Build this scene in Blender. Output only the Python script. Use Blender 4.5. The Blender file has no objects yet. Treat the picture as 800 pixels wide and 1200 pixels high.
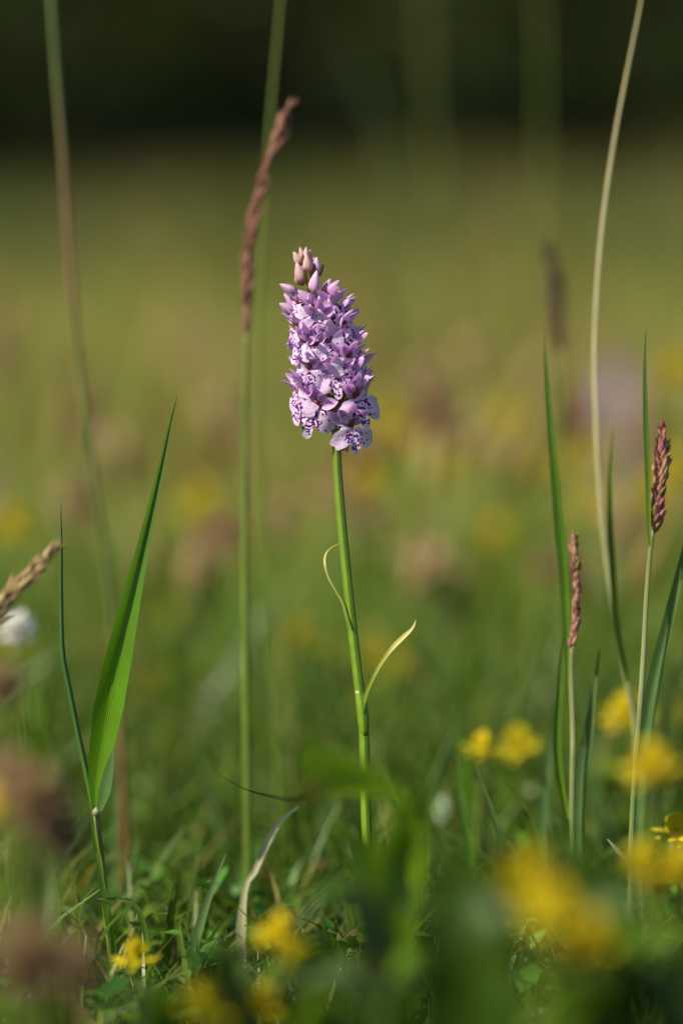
import bpy, math, random
import numpy as np
from mathutils import Vector, Matrix, Euler

R = math.radians
random.seed(7)
rng = np.random.default_rng(11)
sc = bpy.context.scene
col = sc.collection

# ------------------------------------------------------------------ camera, sky, sun, exposure
CAM_H = 0.215
F = 2832.0                                   # focal length in photograph pixels (800 x 1200)
Z0 = 0.708                                   # focus distance
PITCH = math.atan(270.0 / F)
cam_d = bpy.data.cameras.new('camera')
cam = bpy.data.objects.new('camera', cam_d)
col.objects.link(cam)
cam.location = (0, 0, CAM_H)
cam.rotation_euler = (R(90) - PITCH, 0, 0)
cam_d.sensor_width = 36.0
cam_d.lens = F * 36.0 / 1200.0
cam_d.clip_start = 0.01
cam_d.clip_end = 2000
cam_d.dof.use_dof = True
cam_d.dof.focus_distance = Z0 - 0.004
cam_d.dof.aperture_fstop = 2.4
sc.camera = cam

SUN_EL, SUN_AZ = R(43), R(-122)               # azimuth from +Y (away from camera), negative = left
world = bpy.data.worlds.new('World')
sc.world = world
world.use_nodes = True
wn = world.node_tree
sky = wn.nodes.new('ShaderNodeTexSky')
sky.sky_type = 'NISHITA'
sky.sun_disc = False
sky.sun_elevation = SUN_EL
sky.sun_rotation = SUN_AZ
sky.air_density = 1.0
sky.dust_density = 1.0
wn.nodes['Background'].inputs['Strength'].default_value = 0.075
wn.links.new(sky.outputs[0], wn.nodes['Background'].inputs[0])
sun_d = bpy.data.lights.new('sun', 'SUN')
sun = bpy.data.objects.new('sun', sun_d)
col.objects.link(sun)
sun_d.energy = 4.8
sun_d.angle = R(0.53)
sun_d.color = (1.0, 0.92, 0.76)
to_sun = Vector((math.sin(SUN_AZ) * math.cos(SUN_EL), math.cos(SUN_AZ) * math.cos(SUN_EL), math.sin(SUN_EL)))
sun.rotation_euler = to_sun.to_track_quat('Z', 'Y').to_euler()
sun.location = to_sun * 5

sc.view_settings.view_transform = 'Standard'
sc.view_settings.look = 'None'
sc.view_settings.exposure = 0.58
sc.view_settings.gamma = 1.0
sc.render.engine = 'CYCLES'
sc.cycles.use_denoising = True
sc.cycles.max_bounces = 8
sc.cycles.diffuse_bounces = 4
sc.cycles.transmission_bounces = 6
sc.cycles.transparent_max_bounces = 4
sc.cycles.caustics_reflective = False
sc.cycles.caustics_refractive = False
sc.cycles.sample_clamp_indirect = 4.0

# ------------------------------------------------------------------ helpers: places
FW = Vector((0, math.cos(PITCH), -math.sin(PITCH)))
UP = Vector((0, math.sin(PITCH), math.cos(PITCH)))
CAM = Vector((0, 0, CAM_H))

def gz(x, y):
    """terrain height: level turf round the orchid, then a bank that rises towards the wood"""
    x = np.asarray(x, dtype=float); y = np.asarray(y, dtype=float)
    t = np.clip(y - 2.2, 0, 19)
    rise = 0.050 * t * np.clip(t / 3.0, 0, 1) ** 0.8
    und = 0.006 * np.sin(x * 9.1 + 1.3) * np.sin(y * 7.3 + .4) * np.clip(np.abs(y) * .8, .3, 1.0)
    big = 0.05 * np.sin(x * .7 + .5) * np.clip((y - 2) / 6, 0, 1)
    hill = 0.34 * np.clip(y - 27, 0, 45)
    return rise + und + big + hill

def P(px, py, Z=Z0):
    return CAM + Vector(((px - 400) / F * Z, 0, 0)) + UP * (-(py - 600) / F * Z) + FW * Z

def G(px, Z=Z0, sink=0.006):
    x = (px - 400) / F * Z
    z = 0.0
    for _ in range(4):
        y = (Z - (CAM_H - z) * math.sin(PITCH)) / math.cos(PITCH)
        z = float(gz(x, y))
    return Vector((x, y, z - sink))

def spline(pts, n):
    """Catmull-Rom through 3D points, n samples"""
    P_ = [np.array(p, float) for p in pts]
    if len(P_) == 2:
        return np.array([P_[0] + (P_[1] - P_[0]) * k / (n - 1) for k in range(n)])
    P_ = [2 * P_[0] - P_[1]] + P_ + [2 * P_[-1] - P_[-2]]
    seg = len(P_) - 3
    d = [np.linalg.norm(P_[i + 2] - P_[i + 1]) + 1e-9 for i in range(seg)]
    cum = np.concatenate([[0], np.cumsum(d)]); tot = cum[-1]
    out = []
    for k in range(n):
        s = tot * k / (n - 1)
        i = min(seg - 1, int(np.searchsorted(cum, s, side='right') - 1))
        t = (s - cum[i]) / d[i]
        a, b, c, e = P_[i:i + 4]
        out.append(0.5 * (2 * b + (c - a) * t + (2 * a - 5 * b + 4 * c - e) * t * t + (3 * b - a - 3 * c + e) * t ** 3))
    return np.array(out)

def lerp_list(vals, t):
    """vals: number or list spread evenly over 0..1"""
    if isinstance(vals, (int, float)):
        return np.full_like(t, float(vals))
    return np.interp(t, np.linspace(0, 1, len(vals)), vals)

def srgb(r, g, b, k=1.0):
    f = lambda c: ((c / 255.0) / 12.92 if c / 255.0 <= 0.04045 else ((c / 255.0 + 0.055) / 1.055) ** 2.4) * k
    return (f(r), f(g), f(b))

# ------------------------------------------------------------------ helpers: meshes
class Geo:
    def __init__(s):
        s.v, s.f, s.uv, s.mi = [], [], [], []
    def add(s, verts, faces, uvs=None, mi=0):
        o = len(s.v)
        s.v += [tuple(map(float, p)) for p in verts]
        s.uv += [tuple(map(float, u)) for u in (uvs if uvs is not None else [(0, 0)] * len(verts))]
        s.f += [tuple(i + o for i in q) for q in faces]
        s.mi += [mi] * len(faces)
        return s
    def mesh(s, name, mats, smooth=True):
        me = bpy.data.meshes.new(name)
        me.from_pydata(s.v, [], s.f)
        if not isinstance(mats, (list, tuple)):
            mats = [mats]
        for m in mats:
            me.materials.append(m)
        uvl = me.uv_layers.new(name='UVMap')
        li = np.empty(len(me.loops), dtype=np.int32)
        me.loops.foreach_get('vertex_index', li)
        uv = np.array(s.uv, dtype=np.float32)[li]
        uvl.data.foreach_set('uv', uv.ravel())
        me.polygons.foreach_set('material_index', np.array(s.mi, dtype=np.int32))
        me.polygons.foreach_set('use_smooth', np.full(len(s.f), smooth))
        me.update()
        return me

def frames(C, side0=None):
    T = np.gradient(C, axis=0)
    T /= np.linalg.norm(T, axis=1)[:, None] + 1e-12
    s = np.array(side0 if side0 is not None else (1, 0, 0), float)
    S, N = [], []
    for t in T:
        s = s - t * s.dot(t)
        if np.linalg.norm(s) < 1e-6:
            s = np.cross(t, (0.3, 0.5, 0.8))
        s = s / np.linalg.norm(s)
        S.append(s); N.append(np.cross(s, t))
    return T, np.array(S), np.array(N)

def tube(g, pts, rad, n=24, seg=8, mi=0, cap=True):
    C = spline(pts, n)
    t = np.linspace(0, 1, n)
    r = lerp_list(rad, t)
    T, S, N = frames(C)
    vs, uv, fs = [], [], []
    for i in range(n):
        for k in range(seg + 1):
            a = 2 * math.pi * k / seg
            vs.append(C[i] + (S[i] * math.cos(a) + N[i] * math.sin(a)) * r[i])
            uv.append((k / seg, t[i]))
    w = seg + 1
    for i in range(n - 1):
        for k in range(seg):
            fs.append((i * w + k, i * w + k + 1, (i + 1) * w + k + 1, (i + 1) * w + k))
    if cap:
        fs.append(tuple((n - 1) * w + k for k in range(seg)))
        fs.append(tuple(k for k in reversed(range(seg))))
    return g.add(vs, fs, uv, mi)

def blade(g, pts, width, side=(1, 0, 0), fold=0.35, twist=0.0, n=28, m=6, mi=0, wav=0.0):
    """a leaf blade: V or U shaped section swept along a curve; width and fold may be lists along it"""
    C = spline(pts, n)
    t = np.linspace(0, 1, n)
    w = lerp_list(width, t) * 0.5
    fo = lerp_list(fold, t)
    tw = lerp_list(twist, t)
    T, S, N = frames(C, side)
    vs, uv, fs = [], [], []
    for i in range(n):
        c, s_ = math.cos(tw[i]), math.sin(tw[i])
        sd = S[i] * c + N[i] * s_
        nm = -S[i] * s_ + N[i] * c
        for k in range(m + 1):
            u = 2 * k / m - 1
            ang = fo[i] * abs(u)
            off = sd * (u * w[i] * math.cos(fo[i] * .9)) + nm * (abs(u) ** 1.3 * w[i] * math.sin(fo[i] * .9))
            off = off + nm * wav * w[i] * math.sin(t[i] * 37 + u * 2.2) * abs(u)
            vs.append(C[i] + off); uv.append((u * .5 + .5, t[i]))
    q = m + 1
    for i in range(n - 1):
        for k in range(m):
            fs.append((i * q + k, i * q + k + 1, (i + 1) * q + k + 1, (i + 1) * q + k))
    return g.add(vs, fs, uv, mi)

def link(me_or_none, name, parent=None, label=None, category=None, group=None, kind=None, loc=(0, 0, 0), mat=None):
    o = bpy.data.objects.new(name, me_or_none)
    col.objects.link(o)
    o.location = loc
    if mat is not None:
        o.matrix_local = mat
    if parent is not None:
        o.parent = parent
    if label: o['label'] = label
    if category: o['category'] = category
    if group: o['group'] = group
    if kind: o['kind'] = kind
    return o

def thing(name, label, category, base, group=None):
    return link(None, name, None, label, category, group, loc=base)

def rel(pts, base):
    b = Vector(base)
    return [tuple(Vector(p) - b) for p in pts]

def part(root, name, g, mats, label=None):
    return link(g.mesh(name, mats), name, root, label)

# ------------------------------------------------------------------ helpers: materials
def new_mat(name):
    m = bpy.data.materials.new(name)
    m.use_nodes = True
    nt = m.node_tree
    for n in list(nt.nodes):
        nt.nodes.remove(n)
    out = nt.nodes.new('ShaderNodeOutputMaterial')
    return m, nt, out

def N_(nt, t, **kw):
    n = nt.nodes.new(t)
    for k, v in kw.items():
        setattr(n, k, v)
    return n

def math_(nt, op, a, b=None, c=None):
    n = nt.nodes.new('ShaderNodeMath'); n.operation = op
    for i, x in enumerate((a, b, c)):
        if x is None: continue
        if isinstance(x, (int, float)): n.inputs[i].default_value = x
        else: nt.links.new(x, n.inputs[i])
    return n.outputs[0]

def mixc(nt, fac, a, b, mode='MIX'):
    n = nt.nodes.new('ShaderNodeMix'); n.data_type = 'RGBA'; n.blend_type = mode
    for idx, x in ((0, fac), (6, a), (7, b)):
        if isinstance(x, (int, float)): n.inputs[idx].default_value = x
        elif isinstance(x, tuple): n.inputs[idx].default_value = (*x[:3], 1)
        else: nt.links.new(x, n.inputs[idx])
    return n.outputs[2]

def ramp(nt, fac, stops):
    n = nt.nodes.new('ShaderNodeValToRGB')
    el = n.color_ramp.elements
    while len(el) < len(stops): el.new(0.5)
    for e, (p, c) in zip(el, stops):
        e.position = p; e.color = (*c[:3], 1)
    nt.links.new(fac, n.inputs[0])
    return n.outputs[0]

def leaf_shader(nt, out, color, transl=0.4, rough=0.45, spec=0.35, normal=None, tcol=None, tboost=1.6):
    b = N_(nt, 'ShaderNodeBsdfPrincipled')
    b.inputs['Roughness'].default_value = rough
    b.inputs['Specular IOR Level'].default_value = spec
    nt.links.new(color, b.inputs['Base Color'])
    tr = N_(nt, 'ShaderNodeBsdfTranslucent')
    if tcol is None:
        tcol = mixc(nt, 1.0, color, (tboost, tboost * 1.02, tboost * .55), 'MULTIPLY')
    nt.links.new(tcol, tr.inputs[0])
    if normal is not None:
        nt.links.new(normal, b.inputs['Normal'])
    mx = N_(nt, 'ShaderNodeMixShader')
    mx.inputs[0].default_value = transl
    nt.links.new(b.outputs[0], mx.inputs[1]); nt.links.new(tr.outputs[0], mx.inputs[2])
    nt.links.new(mx.outputs[0], out.inputs[0])

def bump(nt, h, s=0.3, d=0.0003):
    n = N_(nt, 'ShaderNodeBump')
    n.inputs['Strength'].default_value = s; n.inputs['Distance'].default_value = d
    nt.links.new(h, n.inputs['Height'])
    return n.outputs[0]

def uv_split(nt):
    uv = N_(nt, 'ShaderNodeUVMap'); uv.uv_map = 'UVMap'
    sp = N_(nt, 'ShaderNodeSeparateXYZ')
    nt.links.new(uv.outputs[0], sp.inputs[0])
    return sp.outputs[0], sp.outputs[1]

def noise(nt, scale, detail=3.0, vec=None):
    n = N_(nt, 'ShaderNodeTexNoise')
    n.inputs['Scale'].default_value = scale; n.inputs['Detail'].default_value = detail
    if vec is None:
        tc = N_(nt, 'ShaderNodeTexCoord'); vec = tc.outputs['Object']
    nt.links.new(vec, n.inputs['Vector'])
    return n.outputs['Fac']

def grass_mat(name, stops, transl=0.4, rough=0.42, spec=0.35, veins=26.0, mottle=0.25, nscale=90, tboost=1.6, speck=0.0):
    """ramp along the blade + parallel veins across it + mottling"""
    m, nt, out = new_mat(name)
    u, v = uv_split(nt)
    nz = noise(nt, nscale)
    v2 = math_(nt, 'ADD', v, math_(nt, 'MULTIPLY', math_(nt, 'SUBTRACT', nz, 0.5), 0.12))
    c = ramp(nt, v2, stops)
    vein = math_(nt, 'SINE', math_(nt, 'MULTIPLY', u, veins * 3.14159))
    vv = math_(nt, 'MULTIPLY_ADD', vein, 0.10, 0.98)
    mid = math_(nt, 'LESS_THAN', math_(nt, 'ABSOLUTE', math_(nt, 'SUBTRACT', u, 0.5)), 0.035)
    vv = math_(nt, 'MULTIPLY_ADD', mid, 0.12, vv)
    mo = math_(nt, 'MULTIPLY_ADD', math_(nt, 'SUBTRACT', nz, 0.5), 2 * mottle, 1.0)
    k = math_(nt, 'MULTIPLY', vv, mo)
    cc = N_(nt, 'ShaderNodeCombineColor')
    for i in range(3): nt.links.new(k, cc.inputs[i])
    c = mixc(nt, 1.0, c, cc.outputs[0], 'MULTIPLY')
    if speck:
        n2 = noise(nt, 420, 2.0)
        f = math_(nt, 'MULTIPLY', math_(nt, 'GREATER_THAN', n2, 0.66), speck)
        c = mixc(nt, f, c, srgb(110, 80, 40))
    leaf_shader(nt, out, c, transl, rough, spec, bump(nt, vein, 0.35, 0.00015), tboost=tboost)
    return m

def attr_mat(name, transl=0.35, rough=0.5, spec=0.3, nscale=60, tboost=1.5):
    m, nt, out = new_mat(name)
    a = N_(nt, 'ShaderNodeAttribute'); a.attribute_name = 'col'
    nz = noise(nt, nscale, 2.0)
    k = math_(nt, 'MULTIPLY_ADD', math_(nt, 'SUBTRACT', nz, 0.5), 0.7, 1.0)
    cc = N_(nt, 'ShaderNodeCombineColor')
    for i in range(3): nt.links.new(k, cc.inputs[i])
    c = mixc(nt, 1.0, a.outputs['Color'], cc.outputs[0], 'MULTIPLY')
    leaf_shader(nt, out, c, transl, rough, spec, tboost=tboost)
    return m

def random_mat(name, stops, transl=0.25, rough=0.5, along=None, nscale=400, tboost=1.3):
    """colour picked per object at random; optional ramp along the piece"""
    m, nt, out = new_mat(name)
    oi = N_(nt, 'ShaderNodeObjectInfo')
    c = ramp(nt, oi.outputs['Random'], stops)
    nz = noise(nt, nscale, 2.0)
    k = math_(nt, 'MULTIPLY_ADD', math_(nt, 'SUBTRACT', nz, 0.5), 0.6, 1.0)
    cc = N_(nt, 'ShaderNodeCombineColor')
    for i in range(3): nt.links.new(k, cc.inputs[i])
    c = mixc(nt, 1.0, c, cc.outputs[0], 'MULTIPLY')
    if along:
        u, v = uv_split(nt)
        c = mixc(nt, 1.0, c, ramp(nt, v, along), 'MULTIPLY')
    leaf_shader(nt, out, c, transl, rough, 0.3, tboost=tboost)
    return m

GREEN = srgb(62, 104, 40)
M = {}
M['soil'], nt, out = new_mat('soil')
nz = noise(nt, 35, 6.0)
c = ramp(nt, nz, [(0.3, srgb(38, 34, 18)), (0.5, srgb(54, 58, 22)), (0.7, srgb(84, 78, 40))])
b = N_(nt, 'ShaderNodeBsdfPrincipled'); b.inputs['Roughness'].default_value = 0.95
nt.links.new(c, b.inputs['Base Color']); nt.links.new(bump(nt, nz, 0.6, 0.01), b.inputs['Normal'])
nt.links.new(b.outputs[0], out.inputs[0])

M['turf'] = attr_mat('turf_blades', rough=.4, spec=.45)
M['seedmass'] = attr_mat('seed_head_mass', transl=0.3, rough=0.6)
M['herbmass'] = attr_mat('herb_leaves', transl=0.3, rough=0.38, spec=0.45)
M['woodleaf'] = attr_mat('woodland_leaves', transl=0.2, nscale=3)
M['blade'] = grass_mat('grass_blade', [(0, srgb(102, 132, 30)), (0.45, srgb(80, 114, 28)), (0.95, srgb(84, 112, 40)), (1, srgb(120, 112, 70))])
M['bladelush'] = grass_mat('lush_blade', [(0, srgb(102, 146, 14)), (0.35, srgb(92, 138, 16)), (0.65, srgb(78, 114, 40)), (0.97, srgb(84, 110, 56)), (1, srgb(130, 110, 80))], transl=0.42, tboost=1.9)
M['bladeblue'] = grass_mat('bluish_blade', [(0, srgb(84, 114, 52)), (0.5, srgb(86, 116, 64)), (0.96, srgb(92, 116, 66)), (1, srgb(120, 90, 66))])
M['rolled'] = grass_mat('rolled_blade', [(0, srgb(76, 112, 44)), (0.5, srgb(58, 94, 44)), (1, srgb(70, 94, 50))], transl=0.2, veins=6)
M['dry'] = grass_mat('dry_blade', [(0, srgb(120, 128, 86)), (0.5, srgb(168, 164, 128)), (1, srgb(190, 184, 160))], transl=0.3)
M['culm'] = grass_mat('green_culm', [(0, srgb(86, 108, 38)), (0.5, srgb(102, 120, 42)), (1, srgb(104, 118, 52))], transl=0.08, veins=10)
M['culmpale'] = grass_mat('pale_culm', [(0, srgb(92, 112, 52)), (0.3, srgb(124, 138, 82)), (0.5, srgb(104, 124, 64)), (0.75, srgb(146, 150, 104)), (1, srgb(112, 122, 70))], transl=0.08, veins=10)
M['culmstraw'] = grass_mat('straw_culm', [(0, srgb(112, 124, 66)), (0.3, srgb(138, 142, 88)), (0.6, srgb(186, 180, 138)), (1, srgb(168, 156, 110))], transl=0.08, veins=10)
M['culmred'] = grass_mat('reddish_culm', [(0, srgb(138, 84, 58)), (0.18, srgb(120, 84, 56)), (0.3, srgb(96, 106, 52)), (0.55, srgb(98, 112, 54)), (0.66, srgb(128, 98, 68)), (0.76, srgb(122, 96, 66)), (0.86, srgb(96, 112, 56)), (1, srgb(96, 116, 60))], transl=0.1, veins=6)
M['stem'] = grass_mat('orchid_stem', [(0, srgb(112, 128, 40)), (0.35, srgb(104, 138, 34)), (0.7, srgb(106, 134, 40)), (0.85, srgb(96, 96, 48)), (1, srgb(130, 84, 62))], transl=0.06, veins=14, mottle=0.35, nscale=260, rough=0.35)
M['stemleaf'] = grass_mat('orchid_stem_leaf', [(0, srgb(104, 134, 40)), (0.35, srgb(142, 156, 62)), (0.6, srgb(196, 192, 110)), (0.93, srgb(206, 196, 124)), (0.965, srgb(48, 30, 18)), (1, srgb(38, 24, 16))], transl=0.35, veins=10)
M['curlleaf'] = grass_mat('orchid_curled_leaf', [(0, srgb(112, 140, 44)), (0.3, srgb(160, 168, 80)), (0.6, srgb(204, 198, 126)), (1, srgb(206, 196, 140))], transl=0.35, veins=10)
M['broad'] = grass_mat('broad_leaf', [(0, srgb(78, 106, 20)), (0.5, srgb(88, 120, 20)), (1, srgb(94, 126, 28))], transl=0.36, veins=10, rough=0.33, spec=0.5, mottle=0.35, nscale=70)
M['broaddark'] = grass_mat('dark_broad_leaf', [(0, srgb(46, 70, 14)), (0.5, srgb(52, 80, 14)), (1, srgb(60, 86, 24))], transl=0.25, veins=10, rough=0.4, mottle=0.35, nscale=70)
M['tipleaf'] = grass_mat('dark_tipped_leaf', [(0, srgb(92, 130, 34)), (0.45, srgb(128, 168, 26)), (0.6, srgb(126, 160, 34)), (0.70, srgb(120, 112, 50)), (0.78, srgb(64, 42, 26)), (1, srgb(46, 28, 20))], transl=0.4, veins=10, rough=0.24, spec=0.7)
M['yellow'] = random_mat('yellow_petal', [(0, (0.56, 0.47, 0.015)), (0.5, (0.64, 0.54, 0.015)), (1, (0.60, 0.42, 0.012))], transl=0.35, tboost=1.1)
M['white'] = random_mat('white_petal', [(0, (0.72, 0.70, 0.78)), (1, (0.78, 0.77, 0.80))], transl=0.3, tboost=1.05)
M['brownhead'] = random_mat('withered_floret', [(0, srgb(128, 96, 78)), (0.4, srgb(152, 124, 96)), (0.7, srgb(112, 92, 58)), (1, srgb(162, 140, 106))], transl=0.25)
M['spikepink'] = random_mat('pinkish_spikelet', [(0, srgb(158, 92, 108)), (0.35, srgb(184, 124, 122)), (0.6, srgb(190, 150, 124)), (0.8, srgb(124, 122, 66)), (1, srgb(142, 70, 92))], along=[(0, (.7, .95, .5)), (.35, (.9, .95, .8)), (1, (1.15, 1, .95))])
M['spikebrown'] = random_mat('brown_spikelet', [(0, srgb(128, 86, 72)), (0.4, srgb(146, 104, 90)), (0.75, srgb(112, 78, 58)), (1, srgb(170, 130, 118))], along=[(0, (.8, .8, .7)), (1, (1.25, 1.15, 1.15))])
M['spikestraw'] = random_mat('straw_spikelet', [(0, srgb(176, 150, 112)), (0.4, srgb(196, 176, 134)), (0.75, srgb(150, 118, 86)), (1, srgb(206, 184, 146))], along=[(0, (.8, .85, .7)), (1, (1.1, 1.05, 1))])
M['spikedark'] = random_mat('dark_spikelet', [(0, srgb(82, 66, 48)), (0.5, srgb(98, 78, 60)), (1, srgb(70, 60, 44))])

# orchid petals
def petal_mat(name, base, edge, vein, transl=0.33, foot=None):
    m, nt, out = new_mat(name)
    u, v = uv_split(nt)
    e = math_(nt, 'ABSOLUTE', math_(nt, 'MULTIPLY_ADD', u, 2.0, -1.0))
    c = mixc(nt, math_(nt, 'POWER', e, 2.2), base, edge)
    s = math_(nt, 'POWER', math_(nt, 'ABSOLUTE', math_(nt, 'SINE', math_(nt, 'MULTIPLY', u, 12.566))), 6.0)
    c = mixc(nt, math_(nt, 'MULTIPLY', s, 0.45), c, vein)
    nz = noise(nt, 350, 3.0)
    c = mixc(nt, math_(nt, 'MULTIPLY', math_(nt, 'GREATER_THAN', nz, 0.64), 0.35), c, vein)
    if foot:
        c = mixc(nt, math_(nt, 'SUBTRACT', 0.85, math_(nt, 'MULTIPLY', v, 2.6)), c, foot)
    tip = math_(nt, 'POWER', v, 4.0)
    c = mixc(nt, math_(nt, 'MULTIPLY', tip, 0.4), c, edge)
    leaf_shader(nt, out, c, transl, 0.42, 0.3, bump(nt, nz, 0.3, 0.0003), tboost=1.0,
                tcol=mixc(nt, 1.0, c, (1.05, 0.92, 1.05), 'MULTIPLY'))
    return m
LILAC, PALE, PURP = (0.64, 0.34, 0.71), (0.87, 0.72, 0.89), (0.38, 0.09, 0.48)
M['sepal'] = petal_mat('orchid_sepal', LILAC, PALE, PURP)
M['hood'] = petal_mat('orchid_hood_petal', (0.52, 0.25, 0.58), PALE, PURP)
M['bud'] = petal_mat('orchid_bud', (0.55, 0.33, 0.56), (0.74, 0.56, 0.68), (0.42, 0.20, 0.44), transl=0.25, foot=srgb(150, 108, 112))
M['budtop'] = petal_mat('orchid_top_bud', (0.66, 0.42, 0.42), (0.78, 0.60, 0.56), (0.50, 0.22, 0.30), transl=0.25, foot=srgb(146, 116, 66))
M['spur'] = petal_mat('orchid_spur', (0.50, 0.28, 0.55), PALE, PURP, transl=0.2)
M['ovary'] = grass_mat('orchid_ovary', [(0, srgb(120, 70, 84)), (0.5, srgb(106, 84, 62)), (1, srgb(96, 104, 44))], transl=0.1, veins=8)
M['column'], nt, out = new_mat('orchid_column')
b = N_(nt, 'ShaderNodeBsdfPrincipled'); b.inputs['Roughness'].default_value = 0.4
c = ramp(nt, noise(nt, 900, 2.0), [(0.35, srgb(92, 22, 44)), (0.6, srgb(132, 62, 56))])
nt.links.new(c, b.inputs['Base Color']); nt.links.new(b.outputs[0], out.inputs[0])
M['bract'] = grass_mat('orchid_bract', [(0, srgb(112, 124, 44)), (0.5, srgb(128, 116, 60)), (1, srgb(150, 96, 84))], transl=0.35, veins=8)

def lip_mat():
    m, nt, out = new_mat('orchid_lip')
    u, v = uv_split(nt)                       # u: -1..1 across, v: 0..1 from throat down
    oi = N_(nt, 'ShaderNodeObjectInfo')
    rnd = oi.outputs['Random']
    comb = N_(nt, 'ShaderNodeCombineXYZ')
    nt.links.new(u, comb.inputs[0]); nt.links.new(v, comb.inputs[1])
    nt.links.new(math_(nt, 'MULTIPLY', rnd, 37.0), comb.inputs[2])
    nz = noise(nt, 7.5, 1.0, comb.outputs[0])
    nz2 = noise(nt, 3.2, 2.0, comb.outputs[0])
    wob = math_(nt, 'MULTIPLY', math_(nt, 'SUBTRACT', nz2, 0.5), 1.7)
    au = math_(nt, 'ABSOLUTE', u)
    def ell(cx, cy, rx, ry):
        a = math_(nt, 'DIVIDE', math_(nt, 'SUBTRACT', au, cx), rx)
        b_ = math_(nt, 'DIVIDE', math_(nt, 'SUBTRACT', v, cy), ry)
        d = math_(nt, 'SQRT', math_(nt, 'ADD', math_(nt, 'MULTIPLY', a, a), math_(nt, 'MULTIPLY', b_, b_)))
        return math_(nt, 'ADD', d, wob)
    e1 = ell(0.0, 0.44, 0.30, 0.34)
    l1 = math_(nt, 'LESS_THAN', math_(nt, 'ABSOLUTE', math_(nt, 'SUBTRACT', e1, 1.0)), 0.22)
    l2 = math_(nt, 'LESS_THAN', math_(nt, 'ABSOLUTE', math_(nt, 'SUBTRACT', e1, 0.42)), 0.18)
    lines = math_(nt, 'MULTIPLY', math_(nt, 'MAXIMUM', l1, l2), math_(nt, 'GREATER_THAN', nz, 0.45))
    vo = N_(nt, 'ShaderNodeTexVoronoi'); vo.inputs['Scale'].default_value = 5.6
    nt.links.new(comb.outputs[0], vo.inputs['Vector'])
    sp = math_(nt, 'LESS_THAN', vo.outputs['Distance'], 0.27)
    region = math_(nt, 'MULTIPLY', math_(nt, 'GREATER_THAN', e1, 1.25), math_(nt, 'LESS_THAN', e1, 2.3))
    spots = math_(nt, 'MULTIPLY', math_(nt, 'MULTIPLY', sp, region), math_(nt, 'GREATER_THAN', nz2, 0.44))
    mark = math_(nt, 'MAXIMUM', lines, spots)
    base = mixc(nt, math_(nt, 'MULTIPLY', nz, 1.0), (0.66, 0.40, 0.77), (0.90, 0.80, 0.92))
    base = mixc(nt, math_(nt, 'MULTIPLY', math_(nt, 'LESS_THAN', e1, 1.1), 0.45), base, (0.84, 0.74, 0.86))
    c = mixc(nt, mark, base, (0.15, 0.012, 0.22))
    leaf_shader(nt, out, c, 0.3, 0.45, 0.3, bump(nt, nz, 0.5, 0.0004), tcol=mixc(nt, 1.0, c, (1.0, 0.92, 1.02), 'MULTIPLY'))
    return m
M['lip'] = lip_mat()

# ------------------------------------------------------------------ the setting: ground
ys = np.concatenate([np.linspace(-60, -2, 12), np.linspace(-1.5, 3.0, 46), np.linspace(3.3, 24, 42), np.linspace(27, 400, 22)])
xs = np.concatenate([np.linspace(-300, -9, 14), np.linspace(-8, -1.2, 18), np.linspace(-1.0, 1.0, 25), np.linspace(1.2, 8, 18), np.linspace(9, 300, 14)])
XX, YY = np.meshgrid(xs, ys)
ZZ = gz(XX, YY)
g = Geo()
nx, ny = len(xs), len(ys)
g.add(np.stack([XX.ravel(), YY.ravel(), ZZ.ravel()], 1),
      [(j * nx + i, j * nx + i + 1, (j + 1) * nx + i + 1, (j + 1) * nx + i) for j in range(ny - 1) for i in range(nx - 1)],
      np.stack([XX.ravel(), YY.ravel()], 1))
link(g.mesh('ground', M['soil']), 'ground', label='brown green meadow soil under the grass', kind='structure')

# ------------------------------------------------------------------ stuff: grass, seed heads, herb leaves, woodland
def raw_mesh(name, V, Fq, cols, mat, smooth=True):
    """V (n,3), Fq (m,k) same-size faces, cols (n,3)"""
    me = bpy.data.meshes.new(name)
    k = Fq.shape[1]
    me.vertices.add(len(V)); me.vertices.foreach_set('co', V.astype(np.float32).ravel())
    me.loops.add(Fq.size); me.loops.foreach_set('vertex_index', Fq.astype(np.int32).ravel())
    me.polygons.add(len(Fq))
    me.polygons.foreach_set('loop_start', np.arange(0, Fq.size, k, dtype=np.int32))
    me.polygons.foreach_set('use_smooth', np.full(len(Fq), smooth))
    a = me.attributes.new('col', 'FLOAT_COLOR', 'POINT')
    rgba = np.concatenate([cols, np.ones((len(cols), 1))], 1).astype(np.float32)
    a.data.foreach_set('color', rgba.ravel())
    me.materials.append(mat)
    me.update(calc_edges=True)
    return me

def palette(n, cols, probs):
    cols = np.array(cols); idx = rng.choice(len(cols), n, p=np.array(probs) / sum(probs))
    c = cols[idx] * rng.uniform(0.75, 1.25, (n, 1)) * rng.uniform(0.92, 1.08, (n, 3))
    return c

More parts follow.
